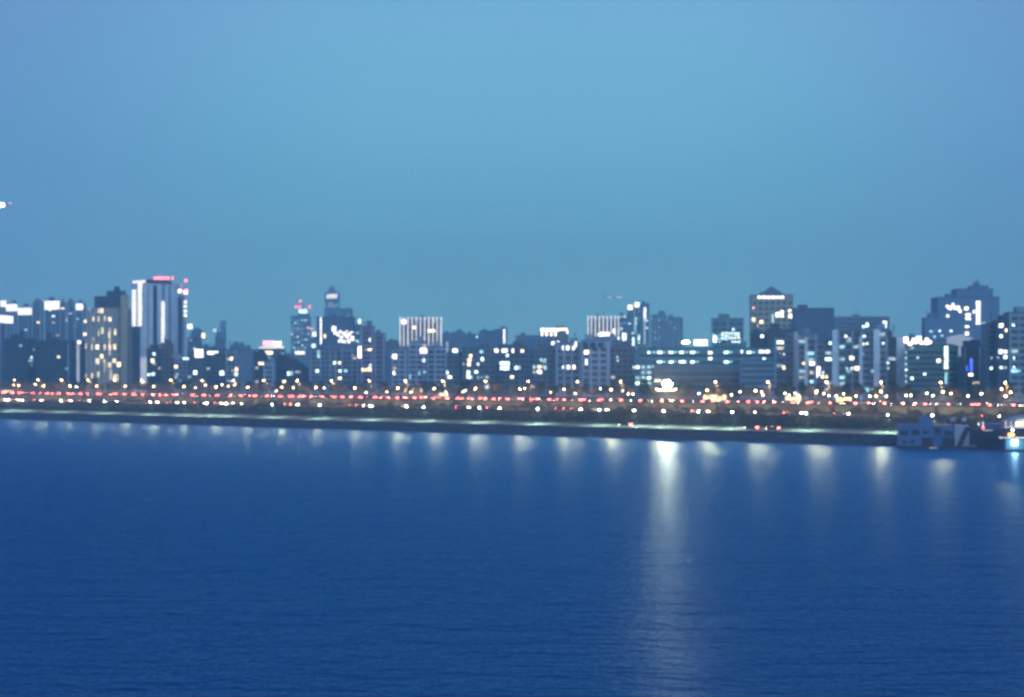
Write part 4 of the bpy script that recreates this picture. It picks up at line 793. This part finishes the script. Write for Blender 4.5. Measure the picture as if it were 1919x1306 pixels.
def ferry():
    t = -14; P = Wp(1884, t); rt = root('floating_restaurant', (P.x, P.y, 0), 'brightly lit white and teal floating restaurant cut by the picture edge', 'floating restaurant')
    ang = R(-10); e = Vector((math.cos(ang), math.sin(ang))); g = Vector((-math.sin(ang), math.cos(ang)))
    def uu(px):
        a = slope(px); return (a * P.y - P.x) / (e.x - a * e.y)
    def bx(name, m, x0, x1, y0, y1, d0, d1):
        u0, u1 = uu(x0), uu(x1); c = e * ((u0 + u1) / 2); Z = (P + c).y; z0, z1 = zof(y1, Z), zof(y0, Z); c2 = c + g * ((d0 + d1) / 2)
        return cube(name, m, (c2.x, c2.y, (z0 + z1) / 2), (abs(u1 - u0), d1 - d0, z1 - z0), ang, rt)
    mat('hullteal', (.05, .18, .26), .5, .1, .6); emi('deck_emission', (1, .86, .60), 1.3, .5)  # deck lighting on rail, posts and slab edge put in as emission
    bx('hull', 'hullteal', 1884, 1990, 823, 843, 0, 8); bx('lower_deck', 'hull', 1880, 1990, 805, 820, 1, 8); bx('deck_rail', 'deck_emission', 1872, 1990, 819.5, 821, -.6, -.4)
    bx('deck_slab', 'deckroof', 1872, 1990, 821, 823, -.6, 8.3); bx('deck_slab', 'deck_emission', 1882, 1990, 800, 801.5, -.3, .1); bx('deck_slab', 'deckroof', 1882, 1990, 801.6, 804, -.3, 8)
    bx('dining_room', 'panel', 1884, 1990, 789, 800, 1.2, 7)
    for k in range(9): bx('post', 'deck_emission', 1884 + k * 10, 1885.2 + k * 10, 788, 800, -.2, 0)
    for k in range(6): bx('lit_window', 'gold' if k else 'warm', 1904 + k * 12, 1914 + k * 12, 791, 798, 1.0, 1.2)
    # sloping white roof
    u0, u1, u2 = uu(1884), uu(1908), uu(1990); Z = P.y; zl, zh = zof(789, Z), zof(779, Z); v = []
    for q in (-.5, 8): 
        for (a, z) in ((u0, zl), (u2, zl), (u2, zh), (u1, zh)): v.append(((e * a + g * q).x, (e * a + g * q).y, z))
    obj('sloping_roof', v, [(0, 1, 2, 3), (7, 6, 5, 4), (0, 4, 5, 1), (1, 5, 6, 2), (2, 6, 7, 3), (3, 7, 4, 0)], 'panel', rt)
    bx('canopy_light', 'deck_emission', 1906, 1990, 786, 788, -.7, -.5)
    for k in range(3): bx('hanging_lamp', 'orange', 1890 + k * 4, 1892.4 + k * 4, 812, 817, .2, .5)
    bx('deck_lamp', 'small', 1895.5, 1898.5, 804.5, 807.5, -.5, -.3); emi('hullbright', (.85, 1, .95), 9); bx('hull_lamp', 'hullbright', 1896, 1907, 825, 834, -.25, 0)
    lo = bpy.data.objects.new('hull_light', lightdata('hull_light', 'POINT', 900, (.85, 1, .95), .6)); q = e * uu(1901) - g * 1.2; lo.location = (q.x, q.y, zof(830, P.y)); link(lo, rt)
ferry()

# ---------------------------------------------------------------- aircraft light and thin trail in the sky
P = Vector((slope(8) * 2500, 2500)); rt = root('airplane', (P.x, P.y, zof(384, 2500)), 'airplane showing a bright landing light high at the picture edge', 'airplane')
v, f = tube([(-14, 0, 0), (-10, 0, .4), (0, 0, .3), (10, 0, .5), (14, 0, 1.2)], [.5, 1.6, 1.8, 1.5, .4], 10); obj('fuselage', v, f, 'white', rt)
obj('wing', [(-3, 0, -.2), (3, 0, -.2), (8, 15, .8), (5.5, 15, .8), (8, -15, .8), (5.5, -15, .8), (-3, 0, .2), (3, 0, .2)], [(0, 1, 2, 3), (1, 0, 5, 4), (7, 6, 3, 2), (6, 7, 4, 5)], 'white', rt)
obj('tail_fin', [(10, -.2, 1), (14, -.2, 1), (15.5, 0, 6), (13, 0, 6), (10, .2, 1), (14, .2, 1)], [(0, 1, 2, 3), (5, 4, 3, 2), (0, 4, 5, 1)], 'white', rt)
emi('landing', (1, .95, .9), 40); cube('landing_light', 'landing', (-4, -2.4, -.4), (8, .6, 6), 0, rt); cube('nav_light', 'pink', (11, -1.6, 2.6), (5, .4, 2.4), 0, rt)

P = Vector((slope(1152) * 2900, 2900)); rt = root('airplane', (P.x, P.y, zof(557.5, 2900)), 'airplane seen as a thin pale streak above the twin-crowned towers', 'airplane', rz=0)
v, f = tube([(-25, 0, .5), (-21, 0, .2), (-10, 0, 0), (12, 0, -.3), (21, 0, -.9), (25, 0, -1.2)], [.4, 1.4, 1.9, 1.9, 1.5, .5], 10); obj('fuselage', v, f, 'white', rt)
obj('wing', [(-4, 0, -.6), (5, 0, -.6), (-8, 22, .8), (-11, 22, .8), (-8, -22, .8), (-11, -22, .8), (-4, 0, .2), (5, 0, .2)], [(0, 1, 2, 3), (1, 0, 5, 4), (7, 6, 3, 2), (6, 7, 4, 5)], 'white', rt)
obj('tail_fin', [(-25, -.2, 1.5), (-20, -.2, 1.5), (-24, 0, 7), (-27, 0, 7), (-25, .2, 1.5), (-20, .2, 1.5)], [(0, 1, 2, 3), (5, 4, 3, 2), (0, 4, 5, 1)], 'white', rt)
emi('cabin_glow', (.9, .97, 1), 4, .3); cube('cabin_light', 'cabin_glow', (0, -1.95, .1), (30, .2, 1.1), 0, rt); cube('landing_light', 'whitec', (-8, -2.3, -1), (3, .5, 1), 0, rt)

# ---------------------------------------------------------------- haze
HZD = .00050
mh = bpy.data.materials.new('haze'); mh.use_nodes = True; nt = mh.node_tree; nt.nodes.clear(); MATS['haze'] = mh
oo = N(nt, 'ShaderNodeOutputMaterial'); pv = N(nt, 'ShaderNodeVolumePrincipled', ins={'Density': HZD, 'Anisotropy': .55}); pv.inputs['Color'].default_value = (.80, .96, 1, 1); nt.links.new(pv.outputs[0], oo.inputs['Volume'])
HB = (-2700, 2900, -170, 4400, -2.5, 420)
o = obj('haze', [(HB[i], HB[2 + j], HB[4 + k]) for i, j, k in ((0, 0, 0), (1, 0, 0), (1, 1, 0), (0, 1, 0), (0, 0, 1), (1, 0, 1), (1, 1, 1), (0, 1, 1))], CF, 'haze'); o['kind'] = 'stuff'
print('OBJECTS', len(bpy.data.objects))
